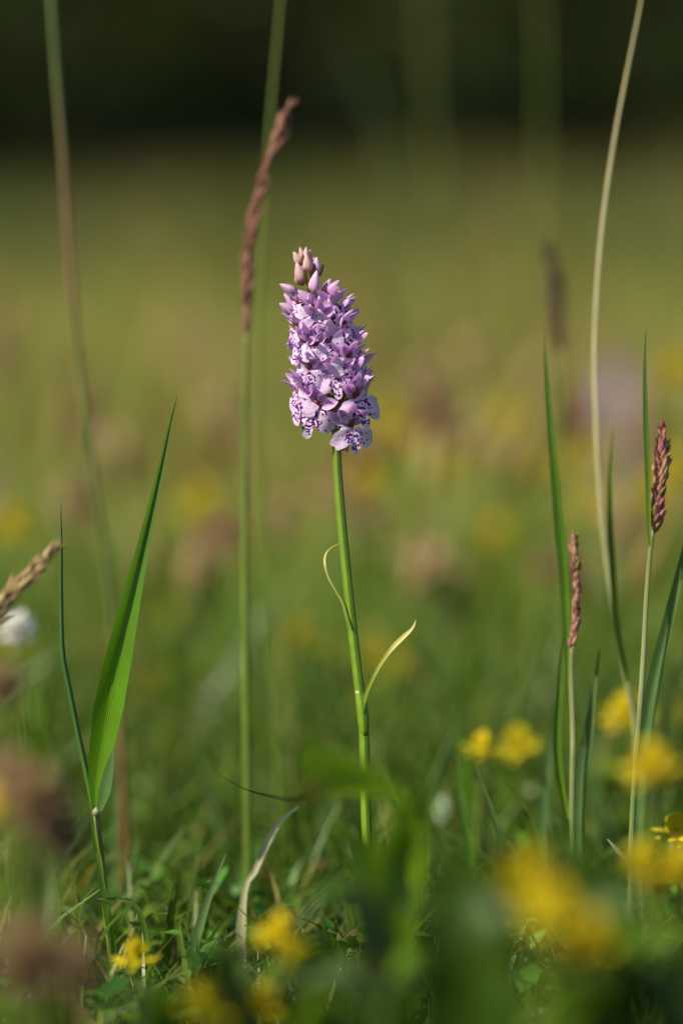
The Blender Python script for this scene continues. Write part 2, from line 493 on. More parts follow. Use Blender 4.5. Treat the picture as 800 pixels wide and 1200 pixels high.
def blades_arrays(x, y, h, w, lean, cols, segs=4, tipcol=None, tipmix=0.3):
    n = len(x)
    base = np.stack([x, y, gz(x, y) - 0.004], 1)
    az = rng.uniform(0, 2 * np.pi, n)
    ld = np.stack([np.cos(az), np.sin(az), np.zeros(n)], 1)
    fa = rng.uniform(0, 2 * np.pi, n)
    sd = np.stack([np.cos(fa), np.sin(fa), np.zeros(n)], 1)
    V = np.zeros((n, segs + 1, 2, 3)); C = np.zeros((n, segs + 1, 2, 3))
    for i in range(segs + 1):
        t = i / segs
        ctr = base + ld * (lean * (0.25 * t + 0.75 * t ** 2.2))[:, None]
        ctr[:, 2] += h * (t - 0.18 * np.minimum(lean / h, 1.4) * t ** 2.5)
        wd = w * (1 - t ** 2.2) * (0.75 + 0.5 * t) + 0.0002
        V[:, i, 0] = ctr - sd * (wd / 2)[:, None]
        V[:, i, 1] = ctr + sd * (wd / 2)[:, None]
        k = (t ** 2) * tipmix
        cc = cols * (1 - k) + (np.array(tipcol) if tipcol is not None else cols) * k
        C[:, i, 0] = cc; C[:, i, 1] = cc
    st = (segs + 1) * 2
    q = np.array([(2 * i, 2 * i + 1, 2 * i + 3, 2 * i + 2) for i in range(segs)])
    Fq = (np.arange(n)[:, None, None] * st + q[None]).reshape(-1, 4)
    return V.reshape(-1, 3), Fq, C.reshape(-1, 3)

def join_arrays(parts):
    V, Fq, C, o = [], [], [], 0
    for v, f, c in parts:
        V.append(v); Fq.append(f + o); C.append(c); o += len(v)
    return np.concatenate(V), np.concatenate(Fq), np.concatenate(C)

g1, g2, g3 = srgb(82, 116, 28), srgb(106, 130, 38), srgb(58, 96, 30)
straw, tan, rust = srgb(168, 152, 88), srgb(146, 122, 72), srgb(128, 86, 52)
blue = srgb(82, 116, 84)
# near turf round the orchid, low in front of it so that the view stays open
n = 26000
y = rng.uniform(0.30, 1.25, n); x = rng.uniform(-0.5, 0.5, n) * (0.55 + 0.45 * y)
patch = 0.5 + 0.5 * np.sin(x * 41 + 2.0 * np.sin(y * 23)) * np.sin(y * 37 + 1.0)
hm = np.interp(y, [0.3, 0.5, 0.62, 0.75, 0.95, 1.25], [0.020, 0.026, 0.031, 0.048, 0.082, 0.095])
h = hm * (0.45 + 0.75 * rng.beta(2, 3, n) + np.where(y > .8, .75, .35) * (patch - .15))
near = blades_arrays(x, y, h, rng.uniform(0.0009, 0.0026, n), h * rng.uniform(0.1, 0.9, n),
                     palette(n, [g1, g2, g3, straw, blue], [4, 2.8, 3.6, 0.9, .7]) * np.interp(y, [.6, .8, 1.0], [.78, .85, 1.12])[:, None], tipcol=srgb(140, 150, 66))  # front turf coloured darker to stand in for shadow of taller plants
me = raw_mesh('turf_grass', *near, M['turf'])
link(me, 'turf_grass', label='short green turf grass at the foot of the orchid', category='grass', kind='stuff')
# meadow grass on the level ground behind
n = 62000
y = 1.2 + 3.6 * rng.beta(1.0, 1.6, n); x = rng.normal(0, .5, n) * (0.5 + 0.42 * y)
clump = np.sin(x * 11 + 3 * np.sin(y * 4.0)) * np.sin(y * 9 + 2 * np.sin(x * 5))
h = np.interp(y, [1.2, 1.7, 3, 5], [0.085, 0.11, 0.14, 0.16]) * (0.45 + 1.0 * rng.beta(2, 3, n) + 0.3 * clump)
h = np.maximum(h, 0.03)
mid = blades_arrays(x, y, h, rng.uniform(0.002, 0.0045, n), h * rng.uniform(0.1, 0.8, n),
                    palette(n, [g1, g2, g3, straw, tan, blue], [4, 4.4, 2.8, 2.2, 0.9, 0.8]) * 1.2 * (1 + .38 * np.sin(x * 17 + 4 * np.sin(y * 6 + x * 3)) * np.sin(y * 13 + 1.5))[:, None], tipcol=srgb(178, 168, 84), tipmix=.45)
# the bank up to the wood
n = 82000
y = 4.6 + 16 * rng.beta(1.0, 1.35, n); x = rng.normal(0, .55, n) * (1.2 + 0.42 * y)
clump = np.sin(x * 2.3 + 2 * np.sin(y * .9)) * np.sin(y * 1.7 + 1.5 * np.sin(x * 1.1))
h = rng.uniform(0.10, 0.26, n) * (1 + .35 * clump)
cb = palette(n, [srgb(74, 106, 26), srgb(88, 112, 30), srgb(54, 90, 28), tan, rust], [3.5, 3, 3, 0.9, 0.4]) * .88 * np.interp(y, [5, 12, 20], [1, .8, .6])[:, None]  # grass colour darkens towards the wood, painting in the tree shade
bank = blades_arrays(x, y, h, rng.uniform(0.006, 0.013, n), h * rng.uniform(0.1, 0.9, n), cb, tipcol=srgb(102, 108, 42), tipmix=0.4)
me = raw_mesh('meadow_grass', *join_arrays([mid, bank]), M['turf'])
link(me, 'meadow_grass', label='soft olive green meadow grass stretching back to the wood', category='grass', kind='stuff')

def scatter(tv, tf, pos, rotz, tilt, scl, cols):
    """many copies of a small template, joined"""
    n = len(pos)
    cz, sz = np.cos(rotz), np.sin(rotz); ct, s_t = np.cos(tilt), np.sin(tilt)
    v = tv[None] * scl[:, None, None] if scl.ndim == 1 else tv[None] * scl[:, None, :]
    X, Y, Z = v[..., 0], v[..., 1], v[..., 2]
    Y2 = Y * ct[:, None] - Z * s_t[:, None]; Z2 = Y * s_t[:, None] + Z * ct[:, None]
    X3 = X * cz[:, None] - Y2 * sz[:, None]; Y3 = X * sz[:, None] + Y2 * cz[:, None]
    V = np.stack([X3, Y3, Z2], -1) + pos[:, None, :]
    Fq = (np.arange(n)[:, None, None] * len(tv) + tf[None]).reshape(-1, tf.shape[1])
    C = np.repeat(cols, len(tv), 0)
    return V.reshape(-1, 3), Fq, C

# far seed heads above the grass (a mass of spindles on thin culms)
def spindle(k=5):
    vs, fs = [], []
    zs, rs = [0, .12, .4, .75, 1], [.02, .8, 1, .7, .05]
    for z, r in zip(zs, rs):
        for a in range(k):
            vs.append((r * math.cos(a * 2 * math.pi / k), r * math.sin(a * 2 * math.pi / k), z))
    for i in range(len(zs) - 1):
        for a in range(k):
            fs.append((i * k + a, i * k + (a + 1) % k, (i + 1) * k + (a + 1) % k, (i + 1) * k + a))
    return np.array(vs), np.array(fs)
tv, tf = spindle()
n = 3400
y = 2.4 + 16 * rng.beta(1.0, 1.3, n); y[:420] = rng.uniform(1.0, 2.4, 420); x = rng.uniform(-1, 1, n) * (0.5 + 0.33 * y)
hh = rng.uniform(0.10, 0.30, n) * np.interp(y, [1.0, 1.8, 4, 20], [0.45, 0.6, 0.9, 1.2])
cl = blades_arrays(x, y, hh * 1.02, np.full(n, 0.0022), np.zeros(n) + 0.004, palette(n, [straw, g2, rust], [2, 2, 1]))
pos = np.stack([x, y, gz(x, y) + hh - 0.012], 1)
sh = scatter(tv, tf, pos, rng.uniform(0, 6.28, n), rng.normal(0, .25, n),
             np.stack([rng.uniform(.003, .006, n)] * 2 + [rng.uniform(.03, .07, n)], 1),
             palette(n, [straw, tan, rust, srgb(150, 120, 100)], [3, 3, 2, 1]))
me = raw_mesh('meadow_seed_heads', *join_arrays([cl, sh]), M['seedmass'])
link(me, 'meadow_seed_heads', label='straw and russet grass seed heads blurred far back in the meadow', category='grass', kind='stuff')

# herb leaflets close to the ground round the orchid
def leaflet():
    vs = [(0, 0, 0), (-.32, .35, .06), (0, .38, 0), (.32, .35, .06), (-.26, .75, .02), (0, .8, -.04), (.26, .75, .02), (0, 1.05, -.1)]
    return np.array(vs), np.array([(0, 2, 1, 1), (0, 3, 2, 2), (1, 2, 5, 4), (2, 3, 6, 5), (4, 5, 7, 7), (5, 6, 7, 7)])
lv, lf = leaflet()
lf3 = np.array([(0, 2, 1), (0, 3, 2), (1, 2, 5), (1, 5, 4), (2, 3, 6), (2, 6, 5), (4, 5, 7), (5, 6, 7)])
n = 9000
y = rng.uniform(0.38, 1.5, n); x = rng.uniform(-0.45, 0.45, n) * (0.5 + 0.6 * y)
hz = np.interp(y, [0.4, 0.62, 0.75, 1.5], [0.02, 0.028, 0.034, 0.05]) * rng.beta(1.6, 1.8, n) + 0.003
pos = np.stack([x, y, gz(x, y) + hz], 1)
hb = scatter(lv, lf3, pos, rng.uniform(0, 6.28, n), rng.normal(0.25, .45, n), rng.uniform(.004, .011, n),
             palette(n, [srgb(70, 118, 34), srgb(92, 138, 44), srgb(48, 92, 30), srgb(112, 144, 66), srgb(120, 100, 60)], [4, 3, 3, 1, .5]))
me = raw_mesh('herb_leaves', *hb, M['herbmass'])
link(me, 'herb_leaves', label='tiny green herb leaves carpeting the ground between the grass', category='herbs', kind='stuff')

# the wood behind the meadow: trunks and a dense mass of leaves in clumps
parts = []
n_cl = 2100
cx = rng.uniform(-17, 17, n_cl); cy = 21.5 + rng.uniform(0, 7, n_cl)
cz = gz(cx, cy) + 0.2 + 7.5 * rng.beta(1.0, 1.3, n_cl); cr = rng.uniform(0.45, 1.1, n_cl)
n_s = 900                                        # low scrub in front of the trees
ts = rng.beta(1, 1.7, n_s)
cy[:n_s] = 21.5 - 9.5 * ts; cr[:n_s] = rng.uniform(.16, .42, n_s)
cx[:n_s] = rng.uniform(-8, 8, n_s)
cz[:n_s] = gz(cx[:n_s], cy[:n_s]) + rng.beta(1, 1.6, n_s) * (.25 + 2.6 * (1 - ts) ** 1.6)
n_a = 330                                        # unseen arm of wood on the left, added to shade the far bank
cx[-n_a:] = rng.uniform(-8.5, -3.6, n_a); cy[-n_a:] = rng.uniform(5.5, 13.5, n_a)
cz[-n_a:] = gz(cx[-n_a:], cy[-n_a:]) + .3 + 6.5 * rng.beta(1.2, 1.2, n_a)
per = 85
d = rng.normal(size=(n_cl, per, 3)); d /= np.linalg.norm(d, axis=2)[..., None]
pp = np.stack([cx, cy, cz], 1)[:, None] + d * (cr[:, None] * rng.uniform(.35, 1, (n_cl, per)))[..., None] * np.array([1, 1, .8])
pp = pp.reshape(-1, 3); scrub = np.repeat(np.arange(n_cl) < n_s, per); under = np.repeat((cz - gz(cx, cy) < 3.2) & (rng.random(n_cl) < .75), per)
keep = pp[:, 2] > gz(pp[:, 0], pp[:, 1]) + .02
pp = pp[keep]; scrub = scrub[keep]; under = under[keep]
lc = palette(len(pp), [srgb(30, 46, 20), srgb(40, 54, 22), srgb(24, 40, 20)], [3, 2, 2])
lc[under] = palette(int(under.sum()), [srgb(70, 86, 34), srgb(88, 90, 42), srgb(54, 74, 32)], [3, 2, 2])   # most low leaves lighter: shade thinning downward is put into their colour
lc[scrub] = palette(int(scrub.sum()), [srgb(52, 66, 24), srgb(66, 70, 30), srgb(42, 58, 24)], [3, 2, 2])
kv = np.array([(0, 0, 0), (.34, .45, .06), (0, 1.05, -.08), (-.34, .45, .06)]); kf = np.array([(0, 1, 2), (0, 2, 3)])
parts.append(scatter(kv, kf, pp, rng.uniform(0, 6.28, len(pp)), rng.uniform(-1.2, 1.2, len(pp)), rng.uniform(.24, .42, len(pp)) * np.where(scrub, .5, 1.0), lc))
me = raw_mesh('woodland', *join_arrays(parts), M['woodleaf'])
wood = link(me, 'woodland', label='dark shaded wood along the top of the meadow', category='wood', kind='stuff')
g = Geo()
for k in range(16):
    bx, by = -15 + 2 * k + random.uniform(-.6, .6), random.uniform(23, 26)
    bz = float(gz(bx, by))
    tube(g, [(bx, by, bz - .1), (bx + random.uniform(-.1, .1), by, bz + 2), (bx + random.uniform(-.4, .4), by, bz + 5.5)], [.2, .16, .07], n=8)
o = link(g.mesh('trunks', grass_mat('bark', [(0, srgb(54, 46, 36)), (1, srgb(60, 52, 42))], transl=0.0, rough=.9)), 'trunks', wood)
o['kind'] = 'stuff'

# ------------------------------------------------------------------ plants: builders
def spikelet_mesh(name, mat, awn=0.25, L=0.0045, W=0.0013):
    g = Geo()
    k = 6
    zs = [0, .1, .3, .6, .85, 1.0]; rs = [.25, .7, 1.0, .85, .4, .06]
    vs, uv, fs = [], [], []
    for z, r in zip(zs, rs):
        for a in range(k):
            an = a * 2 * math.pi / k
            vs.append((r * W * .5 * math.cos(an) * 1.25, r * W * .5 * math.sin(an) * .8, z * L)); uv.append((a / k, z))
    for i in range(len(zs) - 1):
        for a in range(k):
            fs.append((i * k + a, i * k + (a + 1) % k, (i + 1) * k + (a + 1) % k, (i + 1) * k + a))
    g.add(vs, fs, uv)
    if awn:
        tube(g, [(0, 0, L * .95), (0, 0, L * (1 + awn))], [W * .05, W * .01], n=2, seg=3)
    return g.mesh(name, mat)

SP = {}
for key, mk, L, W in (('pink', 'spikepink', .0052, .0021), ('brown', 'spikebrown', .0058, .0017), ('straw', 'spikestraw', .0056, .0018), ('dark', 'spikedark', .0060, .0022)):
    SP[key] = spikelet_mesh('spikelet_' + key, M[mk], L=L, W=W)

def seed_head(root, base, pts, rad, kind, count, mat, scale=1.0, profile=None, spread=0.42, seed=1):
    """rachis along pts (bottom to top) with single spikelets set round it"""
    rr = random.Random(seed)
    g = Geo()
    tube(g, rel(pts, base), [0.0006, 0.0003], n=14, seg=5)
    head = part(root, 'seed_head', g, mat)
    C = spline(rel(pts, base), 60)
    T, S, Nn = frames(C)
    prof = profile or [0.55, 1, 1, 0.9, 0.45]
    for k in range(count):
        t = (k + rr.random() * .8) / count
        i = min(59, int(t * 59))
        rw = float(lerp_list(prof, np.array([t]))[0])
        a = k * 2.39996 + rr.uniform(-.3, .3)
        o_ = Vector(S[i]) * math.cos(a) + Vector(Nn[i]) * math.sin(a)
        d = (Vector(T[i]) + o_ * rr.uniform(.3, 1.6) * spread).normalized()
        p = Vector(C[i]) + o_ * rad * rw * rr.uniform(.15, .75) - d * 0.001
        q = d.to_track_quat('Z', 'Y')
        s = scale * (0.65 + 0.45 * rw) * rr.uniform(.65, 1.3)
        sp = link(SP[kind], 'spikelet', head)
        sp.matrix_local = Matrix.LocRotScale(p, q, (s * (.8 + .3 * rw), s * (.8 + .3 * rw), s))
    return head

def culm(root, base, pts, rad, mat, n=30, name='culm'):
    g = Geo(); tube(g, rel(pts, base), rad, n=n, seg=8)
    return part(root, name, g, mat)

def leaf(root, base, pts, width, mat, name='blade', label=None, **kw):
    g = Geo(); blade(g, rel(pts, base), width, **kw)
    return part(root, name, g, mat, label)

def pp_(lst, Z):
    return [P(*(q if len(q) == 3 else (q[0], q[1], Z))) for q in lst]

# ------------------------------------------------------------------ the orchid
def petal_geo(L, W, curve, cup, n=9, m=6, peak=0.5, sharp=1.0, base=0.3):
    g = Geo(); vs, uv, fs = [], [], []
    for i in range(n):
        v = i / (n - 1)
        if v < peak: w = base + (1 - base) * math.sin(v / peak * math.pi / 2)
        else: w = max(0.02, math.cos((v - peak) / (1 - peak) * math.pi / 2)) ** sharp
        w *= W / 2
        for k in range(m + 1):
            u = 2 * k / m - 1
            vs.append((u * w, -curve * L * v * v + cup * w * (1 - u * u) , v * L)); uv.append((u * .5 + .5, v))
    q = m + 1
    for i in range(n - 1):
        for k in range(m):
            fs.append((i * q + k, i * q + k + 1, (i + 1) * q + k + 1, (i + 1) * q + k))
    return g.add(vs, fs, uv)

def lip_geo(seed):
    rr = random.Random(seed)
    g = Geo(); vs, uv, fs = [], [], []
    nt_, nr = 54, 9
    Rr = 0.0062
    cl = rr.uniform(.9, 1.1); sl = rr.uniform(.9, 1.05); asym = rr.uniform(-.06, .06)
    ph = rr.uniform(0, 6)
    for i in range(nt_ + 1):
        th = R(-98 + 196 * i / nt_)
        a = abs(math.degrees(th))
        r = np.interp(a, [0, 6, 12, 17, 21, 27, 36, 50, 66, 80, 98],
                      [1.08 * cl, 1.02 * cl, .90 * cl, .64, .58, .80 * sl, .98 * sl, 1.02 * sl, .94 * sl, .72, .42])
        r += (asym if th > 0 else -asym) * (a > 20) + .035 * math.sin(th * 19 + ph) * min(1, max(0, (a - 22) / 14)) 
        for j in range(nr + 1):
            s = j / nr
            q = s * r
            x = q * math.sin(th); z = -q * math.cos(th) * .98
            y = -0.42 * q + 0.34 * q * q + 0.42 * x * x * (.6 + .4 * q) + .05 * s * s * math.sin(th * 7 + ph) 
            if a < 18: y -= .10 * s ** 3
            vs.append((x * Rr, y * Rr, z * Rr)); uv.append((q * math.sin(th), q * math.cos(th)))
    w = nr + 1
    for i in range(nt_):
        for j in range(nr):
            fs.append((i * w + j, i * w + j + 1, (i + 1) * w + j + 1, (i + 1) * w + j))
    return g.add(vs, fs, uv)

LIPS = [lip_geo(s).mesh('lip', M['lip']) for s in (1, 2, 3, 4, 5)]
SEPALS = [petal_geo(.0074, .0030, c, .35, peak=.45, sharp=.65).mesh('sepal', M['sepal']) for c in (.12, -.15, .25)]
DORSAL = petal_geo(.0068, .0032, .15, .5, peak=.45, sharp=.8).mesh('sepal', M['sepal'])
PETAL = petal_geo(.0062, .0026, .25, .5, peak=.45, sharp=.8).mesh('petal', M['hood'])
def flower_core():
    g = Geo()
    tube(g, [(0, .0012, -.0002), (0, .005, -.0022), (0, .0085, -.0062)], [.0009, .0012, .0007], n=10, seg=8, mi=0)      # ovary
    tube(g, [(0, .0005, -.0008), (0, .0035, -.0030), (0, .0056, -.0068)], [.0009, .0008, .0004], n=9, seg=8, mi=1)      # spur
    tube(g, [(0, .0016, -.0004), (0, .0002, .0006), (0, -.0011, .0014)], [.0009, .0011, .0005], n=6, seg=8, mi=2)       # column
    return g.mesh('flower', [M['ovary'], M['spur'], M['column']])
CORE = flower_core()
def bud_geo(mat, name):
    g = Geo(); k = 12; vs, uv, fs = [], [], []
    prof = [(0, .15), (.08, .55), (.25, .95), (.42, 1), (.6, .85), (.78, .55), (.92, .28), (1, .05)]
    for z, r in prof:
        for a in range(k):
            an = a * 2 * math.pi / k
            rr = r * (1 + .10 * math.cos(3 * an))
            vs.append((rr * .0017 * math.cos(an), rr * .0017 * math.sin(an) - .0009 * z * z, z * .0068)); uv.append((a / k, z))
    for i in range(len(prof) - 1):
        for a in range(k):
            fs.append((i * k + a, i * k + (a + 1) % k, (i + 1) * k + (a + 1) % k, (i + 1) * k + a))
    return g.add(vs, fs, uv).mesh(name, mat)
BUD, BUDTOP = bud_geo(M['bud'], 'bud'), bud_geo(M['budtop'], 'bud_top')
BRACT = petal_geo(.011, .0022, -.12, .4, peak=.3, sharp=.9).mesh('bract', M['bract'])

def orient(d, roll=0.0):
    return Vector(d).to_track_quat('Z', 'Y').to_matrix().to_4x4() @ Matrix.Rotation(roll, 4, 'Z')

def flower(root, p, az, pitch, roll, s, k):
    fl = link(CORE, 'flower', root)
    fl.matrix_local = Matrix.Translation(p) @ Matrix.Rotation(R(az), 4, 'Z') @ Matrix.Rotation(R(pitch), 4, 'X') @ Matrix.Rotation(R(roll), 4, 'Y') @ Matrix.Scale(s, 4)
    rr = random.Random(k * 13 + 5)
    j = lambda a: rr.uniform(-a, a)
    lp = link(LIPS[k % len(LIPS)], 'lip', fl)
    lp.matrix_local = Matrix.Translation((0, -.0008, -.0006)) @ Euler((R(j(14)), R(j(12)), R(j(10)))).to_matrix().to_4x4() @ Matrix.Scale(1.16 + j(.08), 4)
    for sd in (-1, 1):
        sp = link(SEPALS[rr.randrange(3)], 'sepal', fl)
        sp.matrix_local = Matrix.Translation((sd * .0006, .0004, .0002)) @ Euler((R(-8 + j(22)), R(sd * (62 + j(16))), R(sd * -18 + j(20))), 'XYZ').to_matrix().to_4x4()
        pt = link(PETAL, 'petal', fl)
        pt.matrix_local = Matrix.Translation((sd * .0006, -.0001, .0007)) @ Euler((R(38 + j(10)), R(sd * (24 + j(8))), R(sd * 25)), 'XYZ').to_matrix().to_4x4()
    ds = link(DORSAL, 'sepal', fl)
    ds.matrix_local = Matrix.Translation((0, .0004, .001)) @ Euler((R(30 + j(10)), R(j(6)), 0), 'XYZ').to_matrix().to_4x4()
    return fl

orchid_base = G(437, Z0)
orchid = thing('orchid', 'tall pink spotted orchid with a sharp conical flower spike on a green stem', 'orchid', orchid_base)
stem_px = [(435, 1090), (431, 1010), (428, 930), (426, 850), (419, 790), (410, 710), (402, 630), (396, 560), (394, 515)]
spike_px = [(390, 470), (381, 420), (371, 375), (361, 330), (355, 303)]
g = Geo()
tube(g, rel([orchid_base] + pp_(stem_px + spike_px, Z0), orchid_base), [.0013, .0013, .00135, .0015, .0015, .0015, .00145, .0014, .0014, .0013, .0011, .0008, .0004], n=70, seg=14)
part(orchid, 'stem', g, M['stem'])
# sheath ring where the leaf leaves the stem
g = Geo(); tube(g, rel(pp_([(427, 862), (425.5, 842), (423, 822), (420, 808)], Z0 - .0002), orchid_base), [.0013, .00168, .00165, .0012], n=10, seg=14)
part(orchid, 'leaf_sheath', g, grass_mat('orchid_sheath', [(0, srgb(106, 138, 34)), (1, srgb(112, 142, 40))], transl=.06, veins=14, mottle=.35, nscale=260, rough=.35))
leaf(orchid, orchid_base, pp_([(424, 834, Z0 - .001), (429, 815, Z0 - .002), (437, 796, Z0 - .003), (448, 776, Z0 - .003), (460, 760, Z0 - .004), (473, 747, Z0 - .004), (482, 738, Z0 - .004), (486, 731, Z0 - .004), (487, 725, Z0 - .004), (491, 720, Z0 - .004)], Z0),
     [.0024, .0019, .0015, .0013, .0013, .0016, .0019, .0017, .0008, .0002], M['stemleaf'], name='stem_leaf', side=(.75, -.65, .2), fold=.55, n=40, label='narrow cream tipped leaf with a dark withered point')
leaf(orchid, orchid_base, pp_([(411, 738), (406, 720), (401, 705), (393, 691), (385, 676), (381, 660), (383, 648, Z0 + .002), (390, 641, Z0 + .004), (399, 637, Z0 + .005), (406, 636, Z0 + .005), (410, 634, Z0 + .004)], Z0 - .0012),
     [.0022, .0016, .0012, .0010, .0009, .0010, .0011, .0012, .0010, .0008, .0003], M['curlleaf'], name='stem_leaf', side=(.6, -.7, .2), fold=.5, n=40, label='thin cream leaf curling back behind the stem')

# florets: lip centre in photograph pixels, facing azimuth (0 = camera, + = right), pitch, roll, size
def zx(x, y): return 300 + x / 4.288, 270 + y / 4.288
FL = [ # x, y (of an enlarged view), az, pitch, roll, scale
 (310, 505, -8, 4, 6, .88), (412, 418, 38, 0, -6, .80), (470, 548, 48, 4, -8, .92), (392, 628, 14, -2, -6, 1.0),
 (208, 622, -48, 0, 6, .84), (250, 765, -22, 2, 6, .95), (494, 706, 40, 4, -4, .92), (424, 796, 8, 4, -10, .98),
 (560, 752, 70, 0, -14, .92), (548, 915, 34, -6, -10, 1.15), (506, 1060, 22, -4, -6, 1.10), (262, 972, -34, 6, 16, 1.2),
 (160, 545, -72, 0, 12, .86), (196, 705, -66, 4, 10, .86), (188, 850, -70, 2, 8, .9), (180, 420, -60, 2, 8, .72),
 (470, 455, 74, 0, -10, .80), (300, 640, -14, 8, -8, .86), (530, 620, 82, 2, -10, .86),
 (176, 905, -60, 0, 8, 1.05), (268, 440, -26, 8, 10, .72), (575, 850, 88, 0, -12, .95),
]
spike3d = [P(px, py, Z0) for px, py in [(394, 515)] + spike_px]
Rs = 0.0078
for k, (x, y, az, pitch, roll, s) in enumerate(FL):
    px, py = zx(x, y)
    ca = math.cos(R(az))
    M0 = Matrix.Rotation(R(az), 3, 'Z') @ Matrix.Rotation(R(pitch), 3, 'X') @ Matrix.Rotation(R(roll), 3, 'Y')
    lc = M0 @ Vector((0, -.0024, -.0042)) * s
    p = P(px, py, Z0 - Rs * ca * (.9 if k % 2 else 1.05)) - lc
    flower(orchid, p - orchid_base, az, pitch, roll, s, k)
for k in range(9):                               # florets on the far side of the spike
    t = (k + .5) / 9
    c = Vector(spline(spike3d, 40)[int(7 + t * 20)])
    az = 180 + (-1) ** k * (15 + (k * 29) % 55)
    rad = Rs * (1.05 - .35 * t)
    p = c + Vector((math.sin(R(az)) * rad, -math.cos(R(az)) * rad, .002))
    flower(orchid, p - orchid_base, az, 0, 0, .95 - .2 * t, 40 + k)
# buds: base and tip in the enlarged view, depth offset, size, top?
BU = [((205, 325), (128, 258), -.004, 1.0, 0), ((305, 395), (208, 296), -.005, 1.25, 0), ((288, 320), (305, 205), -.006, 1.05, 0),
      ((300, 225), (316, 135), -.002, .9, 0), ((345, 320), (372, 240), -.002, 1.0, 0), ((365, 330), (405, 243), -.004, 1.05, 0),
      ((345, 385), (420, 305), -.006, 1.05, 0), ((240, 270), (190, 165), -.003, 1.05, 1), ((222, 275), (205, 190), .002, .95, 1),
      ((262, 215), (262, 118), -.004, .9, 1), ((228, 180), (196, 102), -.002, .8, 1), ((245, 165), (218, 84), -.001, .75, 1),
      ((256, 160), (245, 84), -.003, .7, 1), ((262, 165), (276, 98), -.001, .75, 1), ((280, 230), (284, 130), .003, .9, 1), ((240, 230), (232, 120), .004, .9, 1),
      ((200, 415), (112, 372), -.003, 1.1, 0), ((215, 400), (134, 325), -.001, .9, 0), ((320, 430), (332, 325), -.007, .95, 0), ((430, 380), (475, 368), -.002, .9, 0), ((240, 372), (205, 318), .003, 1, 0), ((330, 370), (312, 300), .004, 1, 0)]
for k, (a, b_, dz, s, top) in enumerate(BU):
    pa, pb = P(*zx(*a), Z0 + dz * .6), P(*zx(*b_), Z0 + dz)
    d = pb - pa
    o = link(BUDTOP if top else BUD, 'bud', orchid)
    L = d.length / .0068
    o.matrix_local = Matrix.Translation(pa - orchid_base) @ orient(d, k * 1.3) @ Matrix.Diagonal((s * .92, s * .92, L, 1))
# bracts: pointed, some tips stick out between the florets
BR = [((400, 1012), (385, 862), -.0035, 1.3), ((225, 210), (176, 118), -.001, .8), ((215, 260), (176, 196), -.001, .8), ((310, 240), (352, 168), .002, .8),
      ((225, 150), (206, 88), 0, .6), ((268, 150), (284, 92), 0, .5), ((250, 150), (256, 80), .001, .5), ((330, 345), (342, 262), -.001, .7), ((265, 290), (250, 190), -.005, .8),
      ((340, 440), (356, 350), -.005, .8), ((510, 770), (540, 700), -.004, 1.0), ((350, 830), (335, 770), -.006, 1.0), ((300, 690), (290, 600), -.005, 1.0),
      ((370, 560), (420, 520), -.006, 1.0), ((250, 560), (215, 500), -.004, 1.0), ((330, 900), (360, 830), -.004, 1.1), ((450, 860), (480, 830), -.003, 1.0), ((380, 1010), (310, 920), -.001, 1.1), ((246, 190), (232, 120), -.005, .7), ((270, 250), (300, 180), -.004, .8), ((236, 280), (210, 215), -.004, .8), ((262, 330), (274, 255), -.005, .9), ((290, 380), (262, 300), -.007, .8), ((420, 1000), (470, 900), .001, 1.1)]
for k, (a, b_, dz, s) in enumerate(BR):
    pa, pb = P(*zx(*a), Z0 + dz * .5), P(*zx(*b_), Z0 + dz)
    d = pb - pa
    o = link(BRACT, 'bract', orchid)
    o.matrix_local = Matrix.Translation(pa - orchid_base) @ orient(d, [0.2, -.4, .5][k % 3]) @ Matrix.Diagonal((s, s, d.length / .011, 1))
# basal leaves
for k, (px, Z, w) in enumerate([(330, Z0 - .03, .012), (520, Z0 + .02, .012), (410, Z0 + .05, .011)]):
    b2 = G(px, Z, 0)
    mid_ = (Vector(orchid_base) + b2) / 2 + Vector((0, 0, .03))
    leaf(orchid, orchid_base, [orchid_base + Vector((0, 0, .004)), mid_, b2 + Vector((0, 0, .022))], [.006, .010, w, w * .9, .001], M['broad'], name='basal_leaf', fold=.4, side=(0, 1, 0) if k < 2 else (1, 0, 0))

# ------------------------------------------------------------------ grass plants near the focus
# broad blade and needle blade on the left
b0 = G(136, Z0)
t = thing('grass_plant', 'green grass plant with one broad upright blade and one needle-thin blade', 'grass', b0)
culm(t, b0, [b0] + pp_([(133, 1140), (126, 1080), (119, 1010), (113, 955)], Z0), [.0011, .0011, .001, .001], M['culm'], n=20)
leaf(t, b0, pp_([(112, 952), (113, 915), (121, 865), (133, 800), (150, 720), (168, 640), (186, 560), (200, 495), (209, 461)], Z0 - .001),
     [.0016, .0066, .0094, .0088, .0070, .0054, .0040, .0026, .0003], M['bladelush'], side=(1, .1, 0), fold=[.3, .35, .5, .7, .9, 1.1, 1.1], n=44, m=8)
leaf(t, b0, pp_([(117, 950), (124, 925), (131, 890), (133, 878)], Z0 - .0035), [.0018, .0042, .003, .0003], M['bladeblue'], side=(.9, -.3, 0), fold=.3, n=14)
g = Geo(); tube(g, rel(pp_([(113, 958), (108, 935), (94, 870), (82, 810), (74, 765), (72, 700), (72, 640), (71.5, 592)], Z0 + .001), b0), [.0010, .0009, .0008, .0008, .0007, .0006, .0005, .0001], n=44, seg=8)
part(t, 'needle_blade', g, M['rolled'])
leaf(t, b0, pp_([(140, 1145), (128, 1080), (117, 1010), (108, 965), (104, 940)], Z0 - .002), [.0020, .0024, .0024, .0018, .0003], M['blade'], side=(.9, -.4, 0), fold=.8)
leaf(t, b0, pp_([(137, 1150), (132, 1090), (121, 1030), (113, 1000)], Z0 - .003), [.0016, .002, .0016, .0002], M['bladelush'], side=(.9, -.4, 0), fold=.6)
